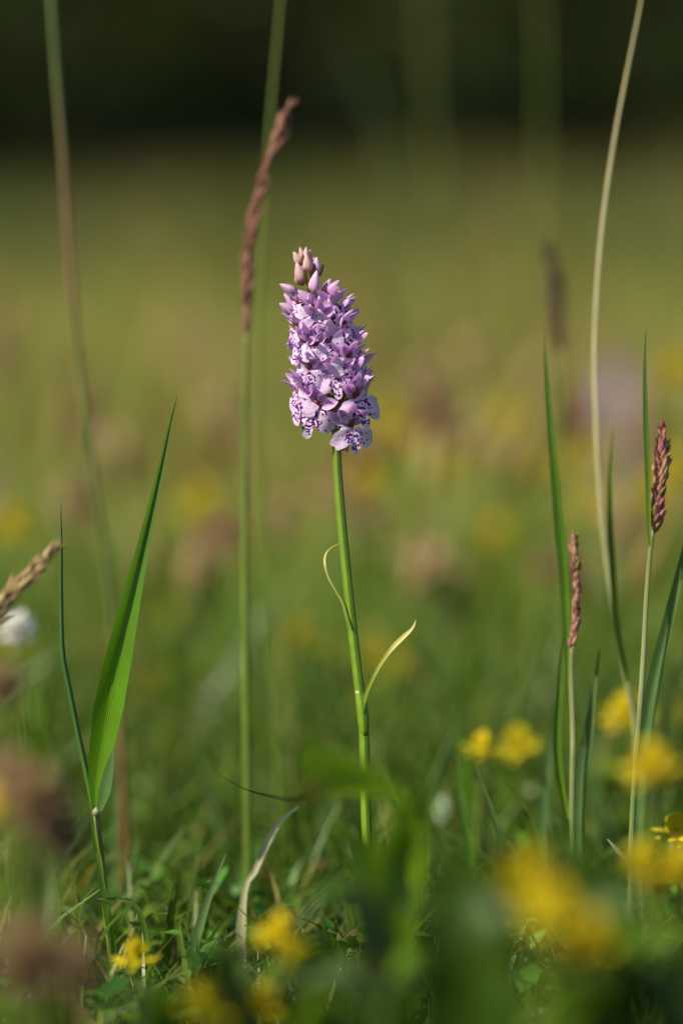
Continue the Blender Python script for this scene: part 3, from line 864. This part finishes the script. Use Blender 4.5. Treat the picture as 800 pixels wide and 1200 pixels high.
g = Geo(); tube(g, rel(pp_([(111, 956), (114, 950), (119, 947)], Z0 - .002), b0), [.0010, .0012, .0003], n=6); part(t, 'ligule', g, M['dry'])

# bent-over blade at its foot
b0 = G(184, Z0)
t = thing('grass_shoot', 'thin green grass blade bent over like a hook near the broad blade', 'grass', b0)
leaf(t, b0, [b0] + pp_([(178, 1150), (170, 1090), (160, 1062), (145, 1054), (114, 1053)], Z0 - .004), [.0014, .0018, .0020, .0018, .0015, .0003], M['bladelush'], fold=.4)

# single blades standing in the turf
def single(label, px, path, Z, width, mat, fold=.5, side=(.9, -.4, 0), group=None, name='grass_shoot', gZ=None):
    b0 = G(px, gZ or Z)
    t = thing(name, label, 'grass', b0, group)
    leaf(t, b0, [b0] + pp_(path, Z), width, mat, fold=fold, side=side)
    return t
single('grey green pointed grass blade with a dark tip standing alone left of the orchid', 204, [(212, 1165), (228, 1110), (243, 1060), (255, 1025), (265, 1000)], Z0 - .01, [.003, .0042, .0045, .0035, .002, .0003], M['bladeblue'])
single('slanting green grass blade rising behind the broad-bladed grass plant', 128, [(140, 1078), (165, 1040), (190, 1005), (216, 970)], Z0 + .05, [.003, .0045, .005, .004, .0005], M['blade'])
single('pale dried twisted grass blade beside the dark-tipped leaf', 282, [(286, 1055), (300, 1020), (315, 985), (330, 962), (350, 945)], Z0 + .015, [.002, .0034, .0038, .0018, .0028, .0006], M['dry'])
single('fine green grass blade leaning right at the foot of the orchid', 450, [(458, 1155), (474, 1122), (502, 1083)], Z0 - .005, [.0012, .0014, .0012, .0002], M['bladelush'])
single('short pale grass blade in the turf below the orchid', 503, [(507, 1150), (512, 1122), (516, 1100)], Z0 + .005, [.0014, .0018, .0016, .0003], M['dry'])
single('stiff folded grass blade leaning left with a silvery edge', 612, [(604, 1015), (586, 975), (570, 930), (556, 895)], Z0 + .012, [.003, .0034, .0034, .0026, .0005], M['bladeblue'], fold=.8)
single('thin arching grass blade behind the stiff folded blade', 650, [(632, 1000), (618, 955), (600, 925), (572, 903)], Z0 + .03, [.0016, .0018, .0018, .0014, .0003], M['blade'])
single('small upright grass blade with a brown tip to the left of the bent grass', 96, [(90, 1060), (82, 1020), (76, 1010)], Z0 + .012, [.0016, .002, .0016, .0003], M['blade'])
SH = 'short slender grass blade standing in the turf left of the broad-bladed plant'
for (px, path) in [(72, [(70, 1085), (66, 1040), (63, 1016)]), (52, [(48, 1100), (46, 1070), (50, 1058)]), (8, [(10, 1120), (12, 1080), (12, 1066)]), (96, [(92, 1100), (96, 1060), (110, 1040)])]:
    single(SH, px, path, Z0 + .01, [.0015, .0018, .0016, .0003], M['blade'] if px != 8 else M['dry'], group='slender blades in the left turf')
SH = 'slim green grass blade in the turf behind the orchid'
rr = random.Random(5)
for k in range(26):
    px = rr.uniform(20, 780); Z = Z0 + rr.uniform(.06, .30)
    top = rr.uniform(880, 1010) - (Z - Z0) * 350
    dx = rr.uniform(-60, 60)
    single(SH, px, [(px + dx * .1, top + 130), (px + dx * .4, top + 60), (px + dx, top)], Z, [.002, .003, .003, .002, .0003], [M['blade'], M['bladelush'], M['bladeblue']][k % 3], group='slim blades behind the orchid')

# ------------------------------------------------------------------ grass with seed heads
# right: foxtail with pink head and blade
b0 = G(735, Z0 + .004)
t = thing('seeding_grass', 'grass stalk with a plump pink and green seed head and a blade above', 'grass', b0)
culm(t, b0, [b0] + pp_([(738, 1030), (742, 930), (748, 850), (753, 775), (757, 700), (762, 640), (766, 618)], Z0 + .006), [.0009, .0009, .0008, .0008, .0007, .0006], M['culmpale'], n=40)
seed_head(t, b0, pp_([(766, 620), (771, 585), (775, 545), (775, 500)], Z0 + .006), .0026, 'pink', 110, M['culm'], scale=.72, spread=.5, seed=3, profile=[.6, 1.1, .75, 1, .9, .6, .35])
leaf(t, b0, pp_([(762, 640), (761, 620), (760, 560), (757, 480), (756, 420), (757, 378)], Z0 + .004), [.0012, .0022, .0026, .0022, .0014, .0002], M['blade'], fold=.8, side=(.8, -.6, 0))
leaf(t, b0, pp_([(741, 1010), (726, 1000), (711, 983)], Z0 + .002), [.0014, .0018, .0003], M['dry'], fold=.6, n=12)
# right: narrow head and long blade
b0 = G(668, Z0 + .016)
t = thing('seeding_grass', 'grass stalk with a thin loose pinkish seed head pressed against its long blade', 'grass', b0)
culm(t, b0, [b0] + pp_([(670, 930), (671, 860), (669, 790), (670, 755)], Z0 + .016), [.0009, .0009, .0008, .0007], M['culmpale'], n=30)
seed_head(t, b0, pp_([(669, 758), (675, 720), (675, 670), (671, 622)], Z0 + .014), .0015, 'pink', 66, M['culm'], scale=.62, spread=.36, seed=8, profile=[.7, 1, .6, 1, .5])
leaf(t, b0, pp_([(668, 860), (666, 760), (663, 680), (655, 590), (646, 500), (640, 430), (638, 385)], Z0 + .018), [.0018, .003, .0042, .0046, .0036, .0024, .0004], M['blade'], fold=.8, side=(.85, -.5, 0))
leaf(t, b0, pp_([(664, 960), (652, 880), (655, 800), (660, 740)], Z0 + .02), [.0022, .0034, .003, .0005], M['blade'], fold=.8)
# right edge blade
b0 = G(750, Z0 + .01)
t = thing('grass_shoot', 'broad folded grass blade leaning out over the right border of the view', 'grass', b0)
leaf(t, b0, [b0] + pp_([(748, 960), (754, 880), (764, 815), (780, 745), (800, 660), (822, 570), (838, 500)], Z0 + .012), [.002, .003, .0052, .0062, .0056, .0042, .0024, .0003], M['bladeblue'], fold=[.5, .7, .8, .9], side=(.9, -.4, 0), n=36)
# bent straw culm
b0 = G(742, Z0 + .04)
t = thing('bent_grass_stalk', 'long pale straw grass stalk bowing in a curve above the pink seed heads', 'grass', b0)
culm(t, b0, [b0] + pp_([(746, 900), (733, 790), (716, 690), (706, 620), (699, 520), (696, 430), (699, 340), (707, 250), (720, 160), (735, 80), (748, 15), (757, -40), (762, -90)], Z0 + .04), [.0008, .0009, .0009, .0009, .0009, .0008, .0007, .0006, .0006, .0005, .0004, .0003], M['culmstraw'], n=60)
seed_head(t, b0, pp_([(762, -88), (768, -130), (776, -170)], Z0 + .04), .0014, 'straw', 26, M['culmpale'], seed=21)
leaf(t, b0, pp_([(735, 800), (722, 730), (715, 640), (714, 560), (717, 503)], Z0 + .03), [.0014, .0022, .0024, .0018, .0003], M['blade'], fold=.7)
# right lower blades
single('grey green grass blade between the two pink seed heads', 672, [(680, 930), (690, 860), (697, 800), (702, 762)], Z0 + .02, [.0026, .0046, .0056, .004, .0005], M['bladeblue'], fold=.6)
single('dusky bluish grass blade standing left of the thin pink seed head', 636, [(636, 980), (644, 900), (650, 840), (652, 800)], Z0 + .05, [.003, .0044, .005, .0038, .0005], M['bladeblue'], fold=.6)
single('bright green fresh shoot standing between the orchid and the yellow flowers', 552, [(552, 1010), (545, 960), (538, 915), (535, 885)], Z0 + .04, [.002, .003, .0036, .003, .0006], M['bladelush'], fold=.6)
# left border straw seed head
Zf = Z0 - .035
b0 = G(-70, Zf)
t = thing('seeding_grass', 'straw coloured seed head tilting in from the left border', 'grass', b0)
culm(t, b0, [b0] + pp_([(-68, 1000), (-58, 860), (-35, 770), (-6, 722)], Zf), [.001, .001, .0009, .0006], M['culmpale'], n=30)
seed_head(t, b0, pp_([(-8, 726), (14, 698), (40, 670), (66, 642)], Zf), .0021, 'straw', 56, M['culmpale'], scale=.95, profile=[1, 1, .8, .55, .3], spread=.38, seed=5)
# brown spike behind the orchid
Zb = Z0 + .05
b0 = G(291, Zb)
t = thing('seeding_grass', 'tall grass stalk with a long brown curved seed spike left of the orchid', 'grass', b0)
culm(t, b0, [b0] + pp_([(290, 950), (288, 800), (287, 600), (288, 480), (289, 385)], Zb), [.0013, .0013, .0012, .0011, .0008], M['culm'], n=40)
seed_head(t, b0, pp_([(289, 390), (290, 330), (295, 270), (307, 215), (325, 165), (341, 120)], Zb), .0016, 'brown', 90, M['culm'], scale=.95, spread=.28, profile=[.6, 1, .8, .9, .8, 1, .5], seed=9)

# ------------------------------------------------------------------ blurred tall stems behind
def stalk(label, pts, Z, rad, mat, gpx, head=None, kind='dark', count=30, hr=.002, hs=1.0):
    b0 = G(gpx, Z)
    t = thing('tall_grass_stalk', label, 'grass', b0)
    culm(t, b0, [b0] + pp_(pts, Z), rad, mat, n=40)
    if head:
        seed_head(t, b0, pp_(head, Z), hr, kind, count, mat, scale=hs, seed=gpx)
    return t
stalk('tall grass stalk turning reddish midway and at its foot, far left', [(146, 960), (138, 800), (124, 660), (106, 530), (92, 420), (82, 300), (74, 180), (66, 80), (60, -10), (56, -90)], Z0 + .095, [.0014, .0013, .0012, .0011, .0011, .0010, .0009], M['culmred'], 150, [(56, -88), (52, -140), (46, -190)], 'brown')
stalk('straight green grass stalk passing behind the brown seed spike', [(325, 900), (315, 700), (306, 520), (304, 380), (311, 220), (320, 100), (330, -10), (336, -80)], Z0 + .09, [.0008, .0008, .0007, .0006, .0005], M['culm'], 332, [(336, -78), (340, -130), (346, -180)], 'straw')
stalk('faint dark green grass stalk slanting up right of the orchid', [(606, 840), (588, 680), (562, 520), (535, 380), (515, 240), (503, 120), (498, -10), (496, -90)], Z0 + .55, [.0013, .0012, .0010, .0009], M['culm'], 612, [(496, -88), (494, -140), (490, -190)], 'dark')
stalk('blurred green grass stalk with a dark brown drooping seed head', [(660, 840), (648, 640), (640, 450), (636, 300), (634, 150), (632, -10), (632, -90)], Z0 + .40, [.0010, .0009, .0008, .0006], M['culm'], 664, [(632, -88), (630, -140), (628, -190)], 'straw')
stalk('short grass stalk ending in a dark brown seed head above the right blade', [(662, 800), (660, 620), (657, 480), (655, 410)], Z0 + .15, [.0010, .0010, .0009, .0007], M['culm'], 664, [(655, 412), (653, 370), (648, 330), (640, 292)], 'dark', 60, .0017, 1.0)
b0 = G(480, Z0 + .62)
t = thing('grass_shoot', 'wide pale blade far behind, arching above the orchid tip', 'grass', b0)
leaf(t, b0, [b0] + pp_([(484, 640), (476, 400), (462, 220), (436, 120), (404, 62), (384, 46)], Z0 + .62), [.002, .002, .0025, .004, .003, .0005], M['bladeblue'], fold=.4)
b0 = G(120, Z0 + .32)
t = thing('grass_shoot', 'bluish grass blade lying level across the background left of the stem', 'grass', b0)
leaf(t, b0, [b0] + pp_([(128, 860), (142, 770), (190, 738), (250, 737), (310, 748)], Z0 + .30), [.006, .008, .009, .009, .007, .001], M['bladeblue'], fold=.3, side=(0, .4, 1))
single('thin dark grass blade crossing behind the orchid stem', 545, [(500, 930), (455, 840), (420, 740), (405, 700)], Z0 + .10, [.0014, .0016, .0014, .001, .0003], M['blade'])
single('slanting bluish grass blade left of the orchid stem', 430, [(408, 840), (370, 790), (335, 750), (318, 735)], Z0 + .16, [.003, .0036, .0034, .0026, .0004], M['bladeblue'])
single('olive grass blade rising on the right behind the yellow flowers', 560, [(590, 760), (600, 620), (606, 560)], Z0 + .5, [.005, .006, .005, .001], M['blade'])
SH = 'tall thin grass stalk blurred into the olive background'
rr = random.Random(31)
for k in range(22):
    Z = rr.uniform(1.35, 2.6); px = rr.uniform(-150, 950); top = rr.uniform(330, 560); dx = rr.uniform(-50, 50)
    b0 = G(px, Z)
    t = thing('background_grass_stalk', SH, 'grass', b0, 'thin stalks in the background')
    culm(t, b0, [b0] + pp_([(px + dx * .3, top + 250), (px + dx, top + 40)], Z), [.0018, .0014, .0008], M['culm'] if k % 2 else M['culmpale'], n=10)
    hp = pp_([(px + dx, top + 44), (px + dx * 1.2, top)], Z)
    seed_head(t, b0, hp + [hp[-1] + Vector((0, 0, .015))], .003, 'straw' if k % 3 else 'brown', 14, M['culmpale'], scale=2.2, seed=k)

# ------------------------------------------------------------------ yellow trefoil
def pea_geo():
    g = Geo()
    for (L, W, cv, rx, rz, off) in ((.0085, .0085, -.25, -10, 0, (0, .0005, 0)), (.0075, .0042, .2, 52, 18, (.001, 0, 0)), (.0075, .0042, .2, 52, -18, (-.001, 0, 0)), (.0065, .003, .3, 66, 0, (0, 0, -.0006))):
        q = petal_geo(L, W, cv, .35, n=6, m=4, peak=.62, sharp=.6, base=.2)
        mm = Matrix.Translation(off) @ Euler((R(rx), 0, R(rz))).to_matrix().to_4x4()
        g.add([mm @ Vector(v) for v in q.v], q.f, q.uv)
    return g.mesh('pea_flower', M['yellow'])
PEA = pea_geo()
def trio_geo():
    g = Geo()
    for a in (-65, 0, 65):
        q = petal_geo(.010, .0055, -.1, .3, n=6, m=4, peak=.6, sharp=.7, base=.15)
        mm = Matrix.Rotation(R(a), 4, 'Y') @ Matrix.Rotation(R(15), 4, 'X')
        g.add([mm @ Vector(v) for v in q.v], q.f, q.uv)
    return g.mesh('trefoil_leaf', M['broad'])
TRIO = trio_geo()
def trefoil(label, px, py, Z, n=5, s=1.0, group=None, leaves=3, seed=0):
    rr = random.Random(seed + int(px * 7 + py))
    top = P(px, py, Z)
    b0 = G(px + rr.uniform(-18, 18), Z + rr.uniform(-.004, .004))
    t = thing('yellow_flower', label, 'flower', b0, group)
    mid_ = b0.lerp(top, .55) + Vector((rr.uniform(-.004, .004), rr.uniform(-.004, .004), 0))
    culm(t, b0, [b0, mid_, top], [.0009, .0008, .0006], M['culm'], n=12, name='stem')
    for k in range(n):
        a = 2 * math.pi * k / n + rr.uniform(-.3, .3)
        d = Vector((math.cos(a), math.sin(a), rr.uniform(.1, .7)))
        o = link(PEA, 'flower', t)
        o.matrix_local = Matrix.Translation(top - b0 + d * .0016 * s) @ Matrix.Rotation(a + math.pi / 2, 4, 'Z') @ Matrix.Rotation(R(rr.uniform(-5, 30)), 4, 'X') @ Matrix.Scale(s, 4)
    for k in range(leaves):
        f = rr.uniform(.35, .92)
        p = (b0.lerp(mid_, f / .55) if f < .55 else mid_.lerp(top, (f - .55) / .45)) - b0
        o = link(TRIO, 'leaf', t)
        o.matrix_local = Matrix.Translation(p) @ Matrix.Rotation(rr.uniform(0, 6.28), 4, 'Z') @ Matrix.Rotation(R(rr.uniform(30, 80)), 4, 'X') @ Matrix.Scale(s * rr.uniform(.8, 1.2), 4)
    return t
FG = 'large soft yellow pea flower close in front among the broad leaves on the right'
for q in [(618, 1040, .52, 5), (648, 1085, .50, 5), (692, 1112, .52, 6)]:
    trefoil(FG, *q, group='yellow flowers close in front', seed=1, s=1.0)
NR = 'soft yellow flower just in front of the pink seed head stalk'
for q in [(762, 912, .575, 5), (752, 1030, .575, 4), (800, 1035, .575, 4)]:
    trefoil(NR, *q, group='yellow flowers by the right stalk', seed=2)
trefoil('tall yellow flower cluster beside the pale stalk of the plump seed head', 735, 848, Z0 + .13, 7, 1.15, seed=3)
trefoil('small crisp yellow flower at the right border low in the turf', 792, 982, Z0 + .02, 4, .85, seed=4)
trefoil('orange-yellow flower of the pair behind the stiff folded blade', 566, 884, Z0 + .09, 4, .85, seed=5)
trefoil('bright yellow flower of the pair beside the orange-yellow one', 606, 882, Z0 + .13, 6, 1.0, seed=6)
LF = 'blurred yellow flower low in front of the orchid foot'
for q in [(328, 1108, .60, 5), (352, 1145, .57, 3), (312, 1188, .60, 4), (238, 1192, .56, 4)]:
    trefoil(LF, *q, group='yellow flowers low in front', seed=7, s=.9)
trefoil('small yellow flower at the foot of the needle-thin blade', 160, 1128, Z0 - .05, 4, .75, seed=8)
trefoil('yellow flower at the left border beside the withered brown heads', -2, 960, .56, 4, 1.0, seed=8)
BGL = 'yellow flower blurred to a soft spot behind the orchid'
for q in [(352, 762, 1.05, 5), (462, 795, 1.0, 6), (440, 770, 1.12, 4), (20, 628, 1.25, 6), (8, 762, 1.15, 4), (798, 445, 1.3, 7), (790, 560, 1.25, 6), (768, 590, 1.3, 4), (535, 560, 1.5, 5),
          (430, 575, 1.5, 5), (600, 500, 1.7, 6), (180, 810, 1.05, 4), (860, 700, 1.2, 5), (700, 600, 1.5, 5), (585, 640, 1.5, 4), (790, 850, .92, 4), (235, 600, 1.5, 5), (260, 830, 1.1, 3), (480, 520, 1.8, 6), (640, 560, 1.7, 5), (550, 750, 1.3, 4), (200, 740, 1.35, 4), (450, 500, 2.2, 6), (690, 540, 1.9, 5)]:
    trefoil(BGL, q[0], q[1], .66 + .32 * q[2], q[3] + 2, group='yellow flowers behind the orchid', seed=9, leaves=2, s=1.25 + .2 * (q[2] - 1))

def plume(label, px, py, Z, h, count, kind, group, seed):
    b0 = G(px, Z); top = P(px, py, Z)
    t = thing('dry_grass_plume', label, 'grass', b0, group)
    culm(t, b0, [b0, b0.lerp(top, .6) + Vector((.004, 0, 0)), top], [.0012, .0010, .0007], M['culmpale'], n=10)
    lean = random.Random(seed).uniform(-.012, .012)
    seed_head(t, b0, [top - Vector((0, 0, .004)), top + Vector((lean, 0, h * .5)), top + Vector((lean * 2.4, 0, h))], .006, kind, count, M['culmpale'], scale=2.1, spread=.7, seed=seed, profile=[.6, 1, .9, .5])
PL = 'tan dry grass plume blurred to a soft patch behind the orchid'
rr = random.Random(12)
for k, q in enumerate([(505, 520, 1.35), (525, 490, 1.5), (490, 545, 1.6), (228, 690, 1.15), (215, 655, 1.25), (445, 620, 1.4), (210, 850, 1.0), (190, 825, 1.05), (665, 520, 1.6), (600, 560, 1.7), (150, 560, 1.6), (90, 620, 1.4), (395, 560, 1.7), (560, 450, 1.9), (330, 640, 1.5), (270, 520, 1.8), (700, 700, 1.2), (540, 700, 1.3), (480, 700, 1.25), (620, 470, 2.0), (60, 520, 1.8), (740, 640, 1.3)]):
    plume(PL, q[0], q[1], .68 + .30 * q[2], rr.uniform(.014, .024), 26, 'straw' if k % 4 else 'brown', 'tan plumes behind the orchid', 50 + k)

# white and pink flowers behind
def globe_flower(name, label, px, py, Z, n, s, mat, L=.007, W=.0026, up=0.0):
    b0 = G(px, Z); top = P(px, py, Z)
    t = thing(name, label, 'flower', b0)
    culm(t, b0, [b0, b0.lerp(top, .5) + Vector((.003, 0, 0)), top], [.0009, .0008, .0007], M['culm'], n=12, name='stem')
    me = petal_geo(L, W, .15, .5, n=5, m=4, peak=.6, sharp=.7).mesh('floret', mat)
    for k in range(n):
        z = 1 - 2 * (k + .5) / n * (1 - up); a = k * 2.39996
        r = math.sqrt(max(0, 1 - z * z))
        o = link(me, 'floret', t)
        o.matrix_local = Matrix.Translation(top - b0) @ orient((r * math.cos(a), r * math.sin(a), z), k) @ Matrix.Scale(s, 4)
    return t
globe_flower('clover_flower', 'blurred white clover head behind the straw seed head', 20, 736, Z0 + .10, 34, 1.0, M['white'])
# withered heads close in front on the left
WH = 'withered brown flower head close in front at the left border'
for (px, py, Z, s) in [(40, 935, .53, 1.15), (70, 975, .54, .9), (12, 905, .54, .9), (30, 1120, .50, 1.3), (85, 1130, .53, 1.0), (2, 800, .57, .8)]:
    t = globe_flower('withered_flower', WH, px, py, Z, 30, s, M['brownhead'], L=.008, W=.003)
    t['group'] = 'withered heads at the left border'
# second orchid, far behind
def far_orchid(label, px, top, bot, Z, seed):
    b0 = G(px + 8, Z); rr = random.Random(seed)
    t = thing('orchid', label, 'orchid', b0)
    a, b_ = P(px + 3, bot, Z), P(px, top, Z)
    culm(t, b0, [b0, a, b_], [.0018, .0016, .0008], M['stem'], n=16, name='stem')
    n = 30
    for k in range(n):
        f = k / n
        c = a.lerp(b_, f); az = k * 137.5
        rad = .008 * (1.05 - .6 * f)
        p = c + Vector((math.sin(R(az)) * rad, -math.cos(R(az)) * rad, 0))
        flower(t, p - b0, az, 0, rr.uniform(-8, 8), 1.25 - .5 * f, 100 + k)
    return t
far_orchid('second pink orchid blurred far behind the right blades', 722, 425, 545, 1.55, 4)

# ------------------------------------------------------------------ broad leaves in front
def broad(root, base, pts, Z, width, mat, **kw):
    return leaf(root, base, pp_(pts, Z), width, mat, name='leaf', **kw)
Zl = Z0 - .05
b0 = G(470, .60)
t = thing('dark_tipped_herb', 'broad yellow-green leaf with a dark curled withered tip before the orchid stem', 'leaf', b0)
leaf(t, b0, [b0] + pp_([(485, 1010, .60), (470, 950, .60), (430, 915, .605), (390, 912, .62), (352, 938, .66), (310, 932, .69), (280, 922, .70), (254, 905, .705)], Zl),
     [.002, .002, .002, .003, .010, .022, .024, .010, .003, .0022, .0017, .0006], M['tipleaf'], name='leaf', fold=.15, side=(0, .25, 1), n=44)
def herb(label, gpx, gZ, leaves, group=None, name='broad_leaved_herb'):
    b0 = G(gpx, gZ)
    t = thing(name, label, 'plant', b0, group)
    for (pts, Z, w, mat, side) in leaves:
        leaf(t, b0, [b0] + pp_(pts, Z), [.0016, .0018, w * .75, w, w * .8, .0006], mat, name='leaf', fold=.35, side=side, wav=.12)
    return t
S1, S2, S3 = (1, 0, 0), (.8, .6, 0), (.3, .8, .5)
herb('soft dark broad-leaved plant close in front of the orchid foot', 545, .52, [
    ([(540, 1090), (520, 1010), (485, 985)], .53, .022, M['broaddark'], S1), ([(560, 1080), (580, 1030), (575, 960)], .52, .024, M['broaddark'], S2),
    ([(530, 1120), (480, 1060), (440, 1030)], .52, .020, M['broaddark'], S3), ([(550, 1110), (555, 1060), (540, 1010)], .50, .026, M['broaddark'], S1)])
herb('soft green broad-leaved plant close in front beneath the right seed heads', 690, .53, [
    ([(680, 1090), (665, 1010), (640, 950)], .55, .022, M['broad'], S2), ([(700, 1090), (720, 1030), (735, 985)], .54, .024, M['broaddark'], S1),
    ([(710, 1130), (760, 1090), (800, 1060)], .52, .022, M['broad'], S3), ([(690, 1110), (690, 1060), (680, 1000)], .52, .022, M['broaddark'], S1)])
herb('soft mid-green plant close in front overlapping the orchid stem base', 440, .56, [
    ([(430, 1060), (400, 980), (375, 960)], .60, .018, M['broad'], S3), ([(450, 1050), (475, 960), (500, 915)], .58, .016, M['broad'], S2),
    ([(420, 1090), (380, 1050), (350, 1085)], .57, .020, M['broaddark'], S3), ([(460, 1130), (520, 1140), (560, 1165)], .55, .022, M['broad'], S3)])
herb('low grey-green leafy plant blurred along the lower border', 430, .53, [
    ([(410, 1175), (380, 1150), (340, 1160)], .55, .018, M['bladeblue'], S3), ([(450, 1170), (500, 1150), (560, 1160)], .54, .020, M['bladeblue'], S3),
    ([(430, 1180), (430, 1150), (435, 1120)], .56, .016, M['bladeblue'], S1)])
herb('low grey-green leafy plant blurred beside the lone grey green blade', 262, .57, [
    ([(258, 1150), (240, 1120), (200, 1110)], .59, .016, M['broaddark'], S3), ([(268, 1140), (290, 1110), (300, 1090)], .60, .014, M['bladeblue'], S2)])
herb('small leafy plant blurred above the withered brown heads', 40, .55, [
    ([(36, 930), (30, 870), (14, 830)], .58, .010, M['broad'], S2), ([(44, 930), (48, 880), (66, 845)], .58, .009, M['broad'], S2), ([(50, 960), (44, 860), (38, 800)], .60, .008, M['broad'], S1)])
herb('low dark leafy plant blurred under the lone grey green blade', 180, .55, [
    ([(176, 1190), (150, 1170), (110, 1178)], .56, .018, M['broaddark'], S3), ([(186, 1185), (215, 1165), (250, 1180)], .56, .018, M['broad'], S3), ([(182, 1190), (186, 1165), (180, 1148)], .57, .012, M['bladeblue'], S1)])
herb('low green leafy plant blurred under the soft yellow flowers low in front', 350, .54, [
    ([(346, 1180), (310, 1150), (270, 1160)], .55, .018, M['broaddark'], S3), ([(356, 1160), (385, 1110), (400, 1085)], .56, .018, M['broaddark'], S2), ([(352, 1190), (400, 1175), (440, 1185)], .54, .020, M['broad'], S3)])
herb('low leafy plant blurred below the withered brown heads', 60, .53, [
    ([(56, 1190), (30, 1160), (-10, 1165)], .54, .018, M['broaddark'], S3), ([(66, 1190), (90, 1165), (130, 1185)], .54, .016, M['broaddark'], S3)])
herb('leafy plant blurred at the right border below the small crisp flower', 780, .52, [
    ([(776, 1150), (750, 1120), (720, 1140)], .53, .020, M['broad'], S3), ([(786, 1150), (800, 1110), (830, 1090)], .53, .020, M['broad'], S2), ([(780, 1180), (730, 1180), (680, 1175)], .52, .018, M['broaddark'], S3)])
SH = 'half blurred green grass blade behind the orchid stem'
rr = random.Random(15)
for k in range(24):
    px = rr.uniform(10, 790); Z = Z0 + rr.uniform(.08, .26)
    top = rr.uniform(690, 880); dx = rr.uniform(-70, 70)
    single(SH, px, [(px + dx * .1, top + 190), (px + dx * .4, top + 90), (px + dx, top)], Z, [.0018, .0026, .0026, .0018, .0003], [M['blade'], M['bladelush'], M['bladeblue']][k % 3], group='half blurred blades behind the orchid')
# crisp small herbs in the focus plane
SH = 'small crisp green herb in the turf at the focus distance'
rr = random.Random(77)
for k in range(26):
    px = rr.uniform(150, 640) if k < 20 else rr.uniform(640, 790)
    Z = Z0 + rr.uniform(-.03, .07)
    b0 = G(px, Z); t = thing('small_herb', SH, 'plant', b0, 'small herbs in the turf')
    top = b0 + Vector((rr.uniform(-.005, .005), rr.uniform(-.004, .004), rr.uniform(.012, .034)))
    culm(t, b0, [b0, b0.lerp(top, .5) + Vector((.001, 0, 0)), top], [.0006, .0005, .0003], M['culm'], n=8, name='stem')
    nl = rr.randrange(5, 9)
    for q in range(nl):
        f = .3 + .7 * (q + 1) / nl
        o = link(TRIO, 'leaf', t)
        o.matrix_local = Matrix.Translation(b0.lerp(top, f) - b0) @ Matrix.Rotation(q * 2.4 + rr.uniform(-.3, .3), 4, 'Z') @ Matrix.Rotation(R(rr.uniform(35, 75)), 4, 'X') @ Matrix.Scale(rr.uniform(.4, .85), 4)
